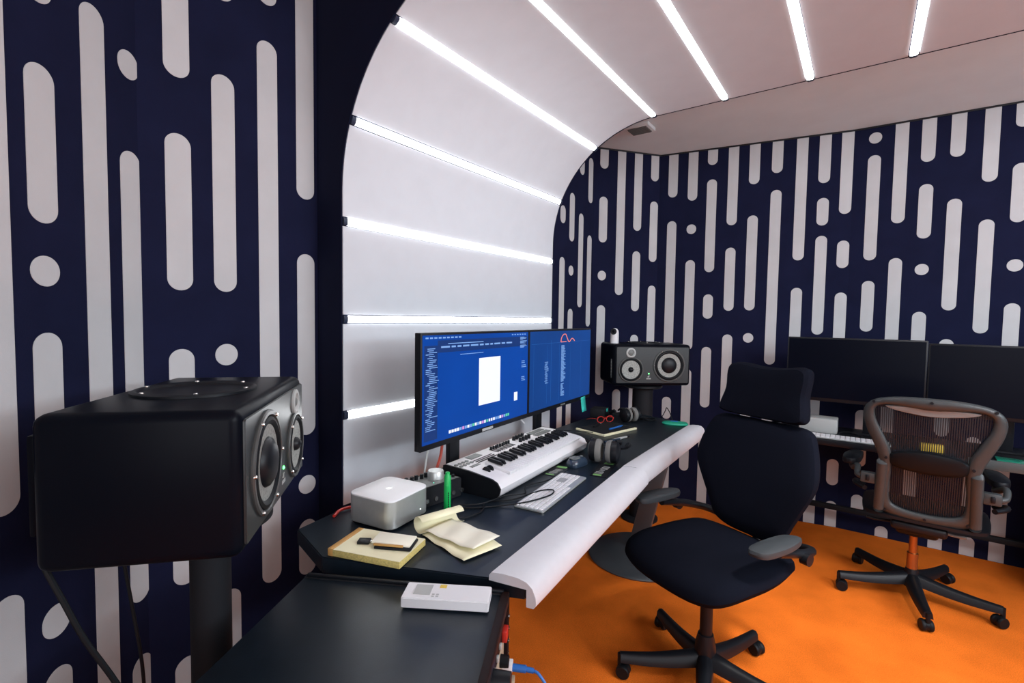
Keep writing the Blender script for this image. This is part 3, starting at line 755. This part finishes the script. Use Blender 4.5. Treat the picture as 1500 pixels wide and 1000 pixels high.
for k in range(2):
    MB().lathe([(.0, -.004), (.017, -.004), (.017, .004), (0, .004)], (.055+.022*k, -.165, ktop(-.165)-.002), (1, 0, 0), 24).build('wheel', BLACK, kb)
for k in range(9):
    f_ = MB().box((.27+.017*k, -.055, ktop(-.05)+.0008), (.004, .05, .0025)).build('fader', BLACKM, kb)
    MB().box((.27+.017*k, -.04-.002*(k % 3), ktop(-.05)+.0085), (.010, .008, .016), .002).build('fader_cap', BLACK, f_)
for k in range(8):
    MB().lathe([(.0085, 0), (.0075, .02), (0, .021)], (.47+.026*(k % 4), -.032-.036*(k//4), ktop(-.04)-.001), n=16).build('knob', BLACK, kb)
for k in range(9): MB().box((.28+.02*k, -.105, ktop(-.105)+.001), (.013, .007, .004), .001).build('button', GREYM, kb)
for r_ in range(2):
    for c_ in range(5):
        MB().box((.62+.028*c_, -.032-.038*r_, ktop(-.04)+.001), (.024, .03, .005), .002).build('trigger_pad', GREYM, kb)
# computer keyboard
ak = thing('computer_keyboard', 'slim white computer keyboard lying beside the white padded edge', 'keyboard', (-.931, 1.571, DZ+.001), math.atan2(.418, -.05))
MB().prism(rrect(.418, .115, .008, 4), .0, .0065, bev=.0015).build('case', SILVER, ak)
rows_k = [(.0, 20, .0085), (1, 20, .0155), (2, 19, .0155), (3, 17, .0155), (4, 16, .0155)]
cnt = 0; yk = .050
for r_, n_, h_ in rows_k:
    xx = -.203; tot = .406; wk = tot/n_
    for c_ in range(n_):
        MB().box((xx+wk*(c_+.5), yk-h_/2, .0078), (wk-.003, h_-.0015, .003), .0008, 1).build('key', WHITE, ak); cnt += 1
    yk -= h_+.0027
xx = -.203
for wk in (.019, .019, .019, .025, .105, .025, .02, .02, .02):
    if cnt >= 100: break
    MB().box((xx+wk/2, yk-.0078, .0078), (wk-.003, .014, .003), .0008, 1).build('key', WHITE, ak); xx += wk+.0007; cnt += 1
MB().box((.115, .012, .0095), (.05, .034, .0006)).build('grey_label', CAPTEXT, ak)
# mouse
ms = thing('computer_mouse', 'dark glossy computer mouse between the white keyboards and the headphones', 'mouse', (-1.018, 1.925, DZ+.001), R(80))
mb = MB().pillow(spline_outline([(.055, 0), (.045, .025), (.0, .031), (-.045, .028), (-.06, 0), (-.045, -.028), (0, -.031), (.045, -.025)], 4), [(.95, 0), (1, .008), (.95, .02), (.75, .032), (.4, .037), (0, .038)])
mb.build('shell', DBLUE, ms); MB().cyl((.028, -.004, .031), (.028, .004, .031), .009, n=18).build('scroll_wheel', GREYM, ms)
MB().prism(rrect(.05, .04, .015, 4, (-.02, 0)), .0355, .0385).build('palm_patch', GREYM, ms)
# printed dark cards under the mouse
def card(label, c, rz, w_, l_, seed):
    g = thing('printed_card', label, 'card', (c[0], c[1], DZ+.0008), rz, 'dark printed cards by the mouse')
    MB().box((0, 0, .0006), (w_, l_, .0011)).build('sheet', BLACK, g)
    rr = random.Random(seed); mb = MB()
    for k in range(7): mb.box((-w_*.1+.002*k, -l_*.32+l_*.07*k, .00135), (w_*rr.uniform(.25, .5), l_*.025, .0003))
    mb.build('printed_lines', GREYL, g)
    mb = MB().box((w_*.05, l_*.36, .00135), (w_*.6, l_*.16, .0003)); mb.box((-w_*.1, -l_*.42, .00135), (w_*.5, l_*.08, .0003)); mb.build('green_patch', mat('green_print', (.18, .40, .12), .5), g)
card('dark printed card with green patch left of the mouse under keyboard edge', (-1.05, 1.80), R(10), .075, .15, 1)
card('long dark printed card with white lines between keyboard and padded edge', (-.90, 1.955), R(12), .07, .24, 2)
# headphones
def headphones(label, c, rz, roll, padm):
    g = thing('headphones', label, 'headphones', (c[0], c[1], DZ+.001), rz, 'headphones lying on the black desk')
    for sx in (-1, 1):
        mb = MB(); cx = sx*.026
        mb.lathe([(0, sx*.034), (.030, sx*.034), (.042, sx*.027), (.044, sx*.012), (.042, sx*.002), (0, sx*.002)], (cx, 0, .047), (1, 0, 0), 32)
        cup = mb.build('ear_cup', BLACK, g)
        MB().lathe([(.030, -sx*.018), (.040, -sx*.016), (.0455, -sx*.006), (.0455, sx*.004), (.03, sx*.004), (.028, -sx*.01)], (cx, 0, .0475), (1, 0, 0), 32).build('ear_pad', padm, cup)
        MB().tube([(cx+sx*.02, .0, .09), (cx+sx*.033, .025, .085), (cx+sx*.03, .05, .07)], .006, 8).build('yoke', BLACKM, cup)
    pts = [(.082, .05, .07)]+[(.088*math.cos(R(a)), .055+.105*math.sin(R(a)), .068-.045*math.sin(R(a))) for a in range(10, 175, 12)]+[(-.082, .05, .07)]
    mb = MB().tube(pts, .012, 8, 3, flat=.5); mb.build('headband', BLACKM, g)
    return g
hp = headphones('black headphones with grey ear pads beside the mouse', (-.94, 2.035), R(14), 0, PADGREY)
hp.scale = (1.15, 1.15, 1.15)
h2 = headphones('black headphones at the far end of the desk below the far loudspeaker', (-1.19, 2.955), R(60), 0, PADGREY)
pts = [(-1.12+.05*math.cos(a*.55)*(1+.1*math.sin(a)), 3.08+.035*math.sin(a*.55), DZ+.006+.0012*(a % 7)) for a in range(0, 40)]
tag(MB().tube(pts, .003, 6, 3).build('coiled_cable', RUBBER), 'loosely coiled black cable beside the far headphones', 'cable')
tag(MB().tube([(-1.06, 3.16, DZ+.005), (-1.035, 3.165, DZ+.06), (-1.02, 3.15, DZ+.085), (-.985, 3.12, DZ+.05), (-.965, 3.105, DZ+.005)], .003, 6).build('loop_cable', RUBBER), 'thin black cable looping up at the far corner of the desk', 'cable')
# pad folder with pens
fd = thing('clipboard_pad', 'black covered yellow pad lying beneath the right lit monitor', 'notepad', (-1.215, 2.655, DZ+.001), R(76))
fd.location.z = DZ+.001
MB().box((0, 0, .006), (.30, .215, .011), .001).build('pages', PAPER, fd)
MB().box((0, .004, .0125), (.285, .20, .0015), .0005).build('cover', BLACKM, fd)
def pen(name, label, p, q, z, r_, m_, tipm, group):
    p = Vector((*p, z)); q = Vector((*q, z)); d = (q-p)
    g = thing(name, label, 'pen', p, 0, group)
    MB().cyl((0, 0, 0), d*.82, r_, n=12).build('barrel', m_, g)
    MB().cyl(d*.82, d, r_*.95, r_*.3, n=12).build('tip', tipm, g)
pen('pen', 'bright blue pen on the black covered pad', (-1.17, 2.60), (-1.15, 2.745), DZ+.0205, .0055, BLUE, BLUE, 'pens around the black covered pad')
pen('pen', 'slate blue pen on the desk, nearest the white keyboard end', (-1.09, 2.36), (-1.045, 2.50), DZ+.007, .0055, DBLUE, GREYL, 'pens around the black covered pad')
pen('pen', 'pale grey pen on the desk beside the yellow pad edge', (-1.075, 2.44), (-1.035, 2.57), DZ+.007, .0055, GREYL, BLACK, 'pens around the black covered pad')
pen('pen', 'dark pen lying at the back of the black covered pad', (-1.27, 2.60), (-1.28, 2.72), DZ+.0195, .005, BLACK, GREYL, 'pens around the black covered pad')
gl = thing('eyeglasses', 'red framed glasses on the black covered pad', 'glasses', (-1.30, 2.82, DZ+.002), R(60))
for sx in (-1, 1):
    mb = MB(); o = [(sx*.034+.026*math.cos(R(a)), 0, .024+.019*math.sin(R(a))) for a in range(0, 361, 30)]
    mb.tube(o, .0025, 6, 2); mb.build('rim', RED, gl)
    MB().tube([(sx*.062, 0, .03), (sx*.064, .06, .022), (sx*.06, .12, .004)], .0022, 6, 3).build('temple', RED, gl)
MB().tube([(-.008, 0, .028), (0, -.002, .032), (.008, 0, .028)], .002, 6, 2).build('bridge', RED, gl)
# dark tray with small bits at the back
bx = thing('cable_box', 'small black box with a teal tag beside the red glasses', 'box', (-1.42, 2.985, DZ+.001), R(10))
MB().box((0, 0, .03), (.10, .11, .058), .004).build('body', BLACKM, bx); MB().box((.052, .0, .05), (.003, .024, .02)).build('tag', TEAL, bx)
# sticky note on the far monitor
sn = MB(); g_ = []
for i in range(7):
    t = i/6; g_.append([sn.v((.010*t+dx, -.0016-.006*t*t, -.085*t)) for dx in (-.03, .03)])
for A, B in zip(g_, g_[1:]): sn.f((A[0], A[1], B[1], B[0]))
pn = c2+um*.26
o = sn.build('sticky_note', TEAL, None, (pn.x, pn.y, ZB+.016), rzm); sm = o.modifiers.new('thick', 'SOLIDIFY'); sm.thickness = .0006
tag(o, 'teal sticky note hanging from the bottom of the right lit monitor', 'sticky note')
# green pouch
gp = thing('fabric_pouch', 'small green pouch lying at the far tip of the white padded edge', 'pouch', (-.935, 3.07, DZ+.001), R(20))
MB().pillow(spline_outline([(.075, .01), (.05, .045), (-.03, .04), (-.08, .025), (-.07, -.03), (0, -.045), (.06, -.035)], 4), [(.95, 0), (1, .006), (.9, .014), (.5, .018), (0, .017)]).build('body', TEALG, gp)
MB().box((-.01, .01, .0185), (.045, .02, .003), .001).build('label', BLUE, gp)
# desk cables
tag(MB().tube([(-1.06, 1.34, DZ+.005), (-1.0, 1.40, DZ+.005), (-.96, 1.52, DZ+.012), (-.92, 1.55, DZ+.016), (-.90, 1.50, DZ+.016), (-.93, 1.40, DZ+.014), (-1.0, 1.33, DZ+.005), (-1.07, 1.25, DZ+.005), (-1.15, 1.20, DZ+.005)], .0028, 6).build('usb_cable', RUBBER), 'black cable curling over the corner of the slim white keyboard', 'cable')
tag(MB().tube([(-1.01, 1.75, DZ+.005), (-1.01, 1.65, DZ+.005), (-1.04, 1.55, DZ+.005), (-1.0, 1.48, DZ+.005), (-1.03, 1.40, DZ+.013), (-1.05, 1.29, DZ+.013), (-1.10, 1.23, DZ+.013)], .0025, 6).build('mouse_cable', RUBBER), 'thin black cable running along the front of the piano keyboard', 'cable')
tag(MB().tube([(-1.06, 1.32, DZ+.005), (-1.02, 1.25, DZ+.005), (-1.03, 1.18, DZ+.005), (-1.06, 1.13, DZ+.005)], .0028, 6).build('audio_cable', RUBBER), 'short black cable passing behind the loose yellow sheets', 'cable')
tag(MB().tube([(-1.33, 1.35, DZ+.06), (-1.34, 1.385, DZ+.11), (-1.35, 1.405, DZ+.16), (-1.352, 1.418, DZ+.20)], .006, 8).build('red_cable', REDD), 'dark red cable rising behind the left lit monitor', 'cable')
tag(MB().tube([(-1.345, 1.30, DZ+.05), (-1.36, 1.325, DZ+.10), (-1.37, 1.35, DZ+.15), (-1.375, 1.375, DZ+.20)], .004, 8).build('grey_cable', GREYL), 'pale grey cable rising behind the left lit monitor', 'cable')
tag(MB().tube([(-1.372, .925, DZ+.006), (-1.392, .965, DZ+.009), (-1.39, 1.02, DZ+.006)], .005, 8).build('red_lead', RED), 'short red cable at the back left corner of the desk', 'cable')
tag(MB().tube([(-1.36, 2.0, DZ+.13), (-1.365, 1.97, DZ+.16), (-1.37, 1.94, DZ+.21)], .004, 8).build('white_cable', WHITE), 'short white cable rising behind the piano keyboard', 'cable')
tag(MB().tube([(-1.025, 2.09, DZ+.118), (-1.06, 2.075, DZ+.119), (-1.12, 2.05, DZ+.119), (-1.19, 2.0, DZ+.1195)], .0022, 6).build('headphone_lead', RUBBER), 'thin headphone lead lying across the piano keys', 'cable')
# recorder on the cabinet
rc = thing('pocket_recorder', 'slim white device with a grey screen on the rack cabinet top', 'recorder', (0, 0, CH+.0015), th+R(3))
cr = Vector((-.775, .826)); rc.location.x, rc.location.y = cr.x, cr.y
MB().prism(rrect(.205, .068, .003, 3), .0, .0245, bev=.002).build('case', WHITE, rc)
MB().box((-.058, .003, .0248), (.040, .042, .0012)).build('screen', GREYL, rc)
MB().box((-.013, .021, .0248), (.016, .014, .001)).build('yellow_label', YEL, rc)
for k in range(4): MB().box((-.030+.010*(k % 2), -.018-.008*(k//2)+.004, .0249), (.006, .004, .001)).build('button', GREYL, rc)

# ------------------------------------------------------------------ chairs
def five_star(g, a0, rad, hub_r, m_, hub_h, col_top, col_m, off=(0, 0)):
    MB().lathe([(0, .06), (hub_r*.9, .06), (hub_r, .075), (hub_r*.95, hub_h*.75), (hub_r*.7, hub_h), (0, hub_h)], n=24).build('hub', m_, g)
    c_ = MB().cyl((0, 0, hub_h-.02), (0, 0, col_top), .018, n=18); c_.cyl((0, 0, hub_h-.02), (0, 0, hub_h+(col_top-hub_h)*.45), .024, n=18); c_.build('gas_column', col_m, g)
    for k in range(5):
        a = R(a0+72*k); d = Vector((math.cos(a), math.sin(a), 0)); n_ = Vector((-d.y, d.x, 0))
        mb = MB(); rings = []
        for t in [i/8 for i in range(9)]:
            r_ = .02+(rad-.02)*t; z = .105-.022*t-.01*math.sin(t*3.1); wd = .034-.014*t; hh = .030-.012*t
            p = d*r_
            rings.append([mb.v(p+n_*(wd*c)+Vector((0, 0, z+hh*s_))) for c, s_ in ((-1, -.8), (-.8, .55), (-.35, 1), (.35, 1), (.8, .55), (1, -.8))])
        for A, B in zip(rings, rings[1:]):
            for j in range(6): mb.f((A[j], A[(j+1) % 6], B[(j+1) % 6], B[j]))
        mb.f(rings[0][::-1]); mb.f(rings[-1])
        lg = mb.build('leg', m_, g, sharp=50)
        q = d*rad; sp = R(35*k); ax = Vector((math.cos(a+1.2+sp), math.sin(a+1.2+sp), 0)); fw = Vector((-ax.y, ax.x, 0))
        mb = MB(); mb.cyl(q+Vector((0, 0, .05)), q+Vector((0, 0, .095)), .010, n=12)
        w0 = q+fw*.014
        for s_ in (-1, 1):
            mb.lathe([(0, -.009), (.024, -.009), (.0275, -.004), (.0275, .004), (.024, .009), (0, .009)], w0+ax*(s_*.015)+Vector((0, 0, .0285)), ax, 24)
        mb.cyl(w0-ax*.012+Vector((0, 0, .030)), w0+ax*.012+Vector((0, 0, .030)), .024, n=20)
        mb.build('caster', RUBBER, lg)
# --- upholstered task chair with headrest
f2 = Vector((-.42, -.907)).normalized(); FC = Vector((-.462, 1.993))
fr = thing('office_chair', 'black upholstered office chair with a headrest, in front of the black desk', 'chair', (FC.x, FC.y, 0), rz_of(f2), 'office chairs on the orange carpet')
rzc = rz_of(f2)
five_star(fr, 211.5-math.degrees(rzc), .335, .042, BLACK, .20, .50, BLACK)
SEATO = spline_outline([(0, .275), (.17, .262), (.245, .20), (.262, .05), (.25, -.12), (.20, -.225), (0, -.255), (-.20, -.225), (-.25, -.12), (-.262, .05), (-.245, .20), (-.17, .262)], 4)
def seat_def(p):
    x, y, z = p; w_ = max(0, y-.10)
    return Vector((x, y+.0, z+.52+.10*x*x*1.2-1.0*w_*w_+.018*max(0, -y)*2-.0))
MB().pillow(SEATO, [(.80, -.045), (.95, -.030), (1, -.008), (.985, .012), (.93, .026), (.8, .034), (.5, .036), (0, .034)], seat_def).build('seat', FABRIC, fr)
MB().prism(rrect(.24, .28, .04, 4), .435, .48, bev=.01).build('mechanism', BLACK, fr)
tb = R(11)
def back_plane(p, d=.245, z0=.56, lean=tb, curve=.9, lum=0):
    x, z, t = p                      # x across, z up along back, t thickness (+ = front)
    fwd_ = -d+t-math.tan(lean)*z+curve*x*x*.55+lum
    return Vector((x, fwd_, z0+z))
BK = spline_outline([(0, -.005), (.09, .0), (.155, .03), (.185, .09), (.225, .17), (.262, .255), (.262, .33), (.235, .42), (.20, .465), (.10, .470), (0, .468),
                     (-.10, .470), (-.20, .465), (-.235, .42), (-.262, .33), (-.262, .255), (-.225, .17), (-.185, .09), (-.155, .03), (-.09, .0)], 4)
def bdef(p): return back_plane(p, lum=.02*math.sin((p[1])*5.5)-.0)
MB().pillow(BK, [(.82, -.05), (.96, -.035), (1, -.01), (.985, .012), (.92, .026), (.75, .033), (.45, .036), (0, .036)], bdef).build('backrest', FABRIC, fr)
HD = spline_outline([(0, .475), (.12, .478), (.185, .490), (.192, .52), (.178, .59), (.182, .66), (.172, .695), (.13, .705), (.06, .695), (0, .692),
                     (-.06, .695), (-.13, .705), (-.172, .695), (-.182, .66), (-.178, .59), (-.192, .52), (-.185, .490), (-.12, .478)], 4)
def hdef(p): return back_plane(p, d=.235, curve=1.9)
MB().pillow(HD, [(.82, -.045), (.96, -.032), (1, -.01), (.985, .014), (.92, .030), (.7, .038), (.4, .04), (0, .04)], hdef).build('headrest', FABRIC, fr)
mb = MB(); mb.tube([(0, -.05, .455), (0, -.20, .46), (0, -.31, .52), (0, -.365, .70), (0, -.42, 1.0), (0, -.43, 1.1)], .02, 10); mb.build('back_support', BLACK, fr)
for sx in (-1, 1):
    pad_o = spline_outline([(sx*0.265, .125), (sx*0.307, .10), (sx*0.313, -.02), (sx*0.293, -.12), (sx*0.260, -.125), (sx*0.237, -.08), (sx*0.233, .05), (sx*0.242, .11)], 4)
    mb = MB().pillow(pad_o, [(.8, 0.656), (.97, 0.660), (1, 0.670), (.97, 0.680), (.8, 0.686), (0, .688)]); mb.build('armrest', ARMPAD, fr)
    mb = MB().tube([(sx*0.270, -.02, .64), (sx*0.274, -.09, .625), (sx*0.270, -.20, .60), (sx*0.223, -.30, .57), (sx*0.112, -.33, .54), (0, -.315, .53)], .016, 10); mb.build('arm_support', BLACK, fr)
    MB().cyl((sx*0.279, -.15, .60), (sx*0.307, -.15, .60), .022, n=18).build('arm_pivot', BLACK, fr)

# --- mesh-back task chair
f3 = Vector((.07, .997)).normalized(); AC = Vector((.258, 3.292))
ar = thing('office_chair', 'graphite mesh-back office chair seen from behind at the far desk', 'chair', (AC.x, AC.y, 0), rz_of(f3), 'office chairs on the orange carpet')
five_star(ar, 205-math.degrees(rz_of(f3)), .345, .038, BLACK, .155, .34, BRASS)
OUTH = [(0, .632), (.10, .629), (.19, .612), (.238, .580), (.256, .53), (.243, .45), (.208, .36), (.190, .30), (.187, .25), (.197, .19), (.197, .05), (.172, -.012), (.11, -.034), (0, -.038)]
INH = [(0, .572), (.09, .580), (.165, .582), (.207, .560), (.205, .50), (.172, .42), (.146, .355), (.136, .29), (.137, .22), (.143, .13), (.138, .06), (.118, .035), (.07, .020), (0, .015)]
def full(h): return h+[(-x, y) for x, y in h[-2:0:-1]]
OU, IN = full(OUTH), full(INH)
def ab(x, z, t=0.):     # back surface: x across, z up, t toward the viewer (behind)
    return Vector((x+.035, -.20-.255*z+(.35*(z-.3)**2)*.4-.45*(.06-x*x)-t+.02, .50+z*.955))
N_ = len(OU)
OS, IS = spline_outline(OU, 3), spline_outline(IN, 3)
mb = MB(); rings = []
for (ox, oz), (ix, iz) in zip(OS, IS):
    sec = []
    for k, t in ((1, -.004), (1.0, .006), (.85, .017), (.5, .021), (.15, .017), (0, .006), (0, -.004), (.5, -.012)):
        sec.append(mb.v(ab(ix+(ox-ix)*k, iz+(oz-iz)*k, t)))
    rings.append(sec)
for i in range(len(rings)):
    A, B = rings[i], rings[(i+1) % len(rings)]
    for j in range(8): mb.f((A[j], A[(j+1) % 8], B[(j+1) % 8], B[j]))
bf = mb.build('back_frame', AERON, ar, sharp=60)
for sx, zz in ((.215, .592), (-.215, .592), (0, .612), (.158, .30), (-.158, .30), (.155, .0), (-.155, .0), (.168, .225), (-.168, .225), (0, -.01)):
    p = ab(sx, zz, .0205); MB().cyl(p, p+Vector((0, -.004, 0)), .0065, n=12).build('screw', BLACK, bf)
mb = MB(); nI = len(IS)
cz = .30
rr = [[mb.v(ab(x*k, cz+(z-cz)*k, -.004)) for x, z in IS] for k in (1.02, .75, .5, .25)]
for A, B in zip(rr, rr[1:]):
    for i in range(nI): mb.f((A[i], A[(i+1) % nI], B[(i+1) % nI], B[i]))
mb.f(rr[-1]); mb.build('back_mesh', MESHF, ar)
# pale upper band, following the top of the opening
mb = MB()
TB = [(-.17, .575), (-.10, .580), (0, .578), (.10, .580), (.17, .575), (.12, .555), (.0, .540), (-.12, .555)]
mb.pillow(spline_outline(TB, 3), [(1, -.008), (1, .003), (.9, .006)], lambda p: ab(p.x, p.y, p.z)); mb.build('upper_band', AERONL, ar)
LB = spline_outline([(-.145, .315), (-.10, .345), (0, .358), (.10, .345), (.145, .315), (.135, .265), (.06, .245), (-.06, .245), (-.135, .265)], 4)
MB().pillow(LB, [(1, -.006), (1, .012), (.93, .022), (.7, .028), (0, .030)], lambda p: ab(p.x, p.y, p.z)).build('lumbar_pad', RUBBER, ar)
for sx in (-1, 1):
    mb = MB(); a, b = ab(sx*.172, .255, .012), ab(sx*.180, .01, .012)
    mb.tube([a+Vector((0, 0, .01)), a, a.lerp(b, .5), b, b-Vector((0, 0, .01))], lambda t: .024 if .06 < t < .94 else .017, 12, 4); mb.build('side_upright', AERON, ar)
    p = ab(sx*.20, .165, 0)
    MB().box(p+Vector((sx*.028, .0, 0)), (.065, .035, .055), .008).build('arm_clamp', AERON, ar)
    MB().box(p+Vector((sx*.030, -.020, 0)), (.016, .008, .030), .004).build('clamp_lever', BLACK, ar)
    ox = .03 if sx < 0 else -.012
    mb = MB().tube([p+Vector((sx*.04, .005, -.005)), p+Vector((sx*.075, .03, .0)), p+Vector((sx*.08, .09, .03)), (sx*.30+ox, -.06, .655), (sx*.315+ox, .0, .675)], .014, 10); mb.build('arm_post', AERON, ar)
    mb = MB().tube([p+Vector((sx*.04, .01, -.06)), p+Vector((sx*.085, .08, -.06)), p+Vector((sx*.09, .16, -.07)), p+Vector((sx*.06, .24, -.10))], .012, 10); mb.build('arm_bracket', BLACK, ar)
    ap = spline_outline([(sx*.275, .16), (sx*.33, .15), (sx*.355, .03), (sx*.345, -.07), (sx*.30, -.085), (sx*.275, -.03), (sx*.268, .08)], 4)
    MB().pillow([(x+ox, y) for x, y in ap], [(.8, .672), (.97, .676), (1, .690), (.96, .704), (.75, .712), (0, .714)]).build('armrest', BLACK, ar)
ST = spline_outline([(0, .27), (.18, .26), (.25, .19), (.25, -.08), (.20, -.19), (0, -.205), (-.20, -.19), (-.25, -.08), (-.25, .19), (-.18, .26)], 4)
MB().pillow([(x+.03, y) for x, y in ST], [(.9, .452), (1, .46), (1, .475), (.93, .482), (0, .476)], lambda p: Vector((p.x, p.y, p.z-.9*max(0, p.y-.12)**2))).build('seat', BLACK, ar)
mb = MB().box((.01, -.02, .41), (.17, .26, .075), .02, 3); mb.box((.015, -.16, .43), (.22, .07, .05), .018, 3); mb.cyl((0, 0, .335), (0, 0, .40), .034, n=20)
mb.build('tilt_mechanism', BLACK, ar)
for sx in (-1, 1):
    MB().tube([(sx*.08, -.05, .40), (sx*.15, -.06, .395), (sx*.20, -.07, .40)], .007, 8).build('lever', BLACK if sx < 0 else AERONL, ar)

# ------------------------------------------------------------------ far desk along the back wall
RD = .735
rd = thing('work_desk', 'black straight desk against the far wall behind the mesh-back chair', 'desk', (.55, 3.78, 0))
MB().box((-.04, -.045, RD-.016), (1.92, .51, .032), .003).build('desk_top', BLACK, rd)
MB().box((.40, -.304, RD-.012), (.95, .012, .05), .002).build('front_edge', PANELS, rd)
MB().box((-.05, .19, .18), (1.78, .03, .035), .004).build('cross_bar', BLACKM, rd)
for x in (-.965, .86):
    MB().box((x, -.04, (RD-.035)/2), (.05, .44, RD-.036), .004).build('leg_panel', BLACKM, rd)
cR1 = Vector((-.048, 3.66)); cR2 = Vector((.66, 3.65))
g3 = monitor('switched off black monitor on the far desk, directly right of the headrest', cR1, .945, R(0), .705, .405, SCRN_OFF, 'switched off monitors on the far desk', .10, RD)
g4 = monitor('switched off black monitor on the far desk, cut off by the right frame edge', cR2, .93, R(-2), .705, .405, SCRN_OFF, 'switched off monitors on the far desk', 0, RD)
for g_ in (g3, g4): MB().box((.10, -.0015, g_.location.z*0+(.945-RD)+.008 if g_ is g3 else .93-RD+.008), (.035, .003, .006), .001).build('logo_plate', GREYL, g_)
wb = thing('external_drive', 'pale grey box under the left switched off monitor on the far desk', 'box', (-.215, 3.735, RD+.001), 0)
MB().box((0, 0, .048), (.21, .14, .094), .008, 3).build('case', GREYL, wb)
k2 = thing('computer_keyboard', 'white computer keyboard on the far desk, partly behind the mesh chair', 'keyboard', (-.06, 3.575, RD+.001), R(1))
MB().prism(rrect(.43, .115, .008, 4), 0, .007, bev=.0015).build('case', SILVER, k2)
for r_ in range(5):
    for c_ in range(16): MB().box((-.2+.0255*(c_+.15), .042-.021*r_, .0085), (.0225, .0175, .004), .001, 1).build('key', WHITE, k2)
tag(MB().tube([(-.12, 3.64, RD+.005), (-.08, 3.652, RD+.03), (-.02, 3.648, RD+.032), (.05, 3.64, RD+.005)], .0025, 6).build('short_cable', RUBBER), 'short black cable arched behind the keyboard on the far desk', 'cable')
yp = thing('wood_blocks', 'small yellow pack seen through the mesh chair back on the far desk', 'pack', (.335, 3.56, RD+.001), R(5))
MB().box((0, 0, .02), (.10, .05, .04), .003).build('body', YEL, yp)
gc = thing('document_stand', 'grey sloped stand on the far desk at the right frame edge', 'stand', (.745, 3.56, RD+.001), R(-4))
MB().prism([(0, 0), (.16, 0), (.16, .10), (.09, .10)], -.06, .06, Matrix(((1, 0, 0, 0), (0, 0, -1, 0), (0, 1, 0, 0), (0, 0, 0, 1))), bev=.004).build('body', GREYM, gc)
MB().box((-.08, 0, .004), (.14, .10, .006), .001).build('glass_plate', GLASSG, gc)
cs = thing('rolling_pedestal', 'dark rolling pedestal under the far desk at the right frame edge', 'pedestal', (.99, 3.80, 0))
MB().box((0, 0, .36), (.30, .26, .55), .006).build('body', BLACKM, cs)
for sx in (-1, 1):
    for sy in (-1, 1):
        mb = MB().cyl((sx*.115-.012, sy*.10, .032), (sx*.115+.012, sy*.10, .032), .032, n=20); mb.box((sx*.115, sy*.10, .07), (.04, .03, .03), .004); mb.build('caster', RUBBER, cs)
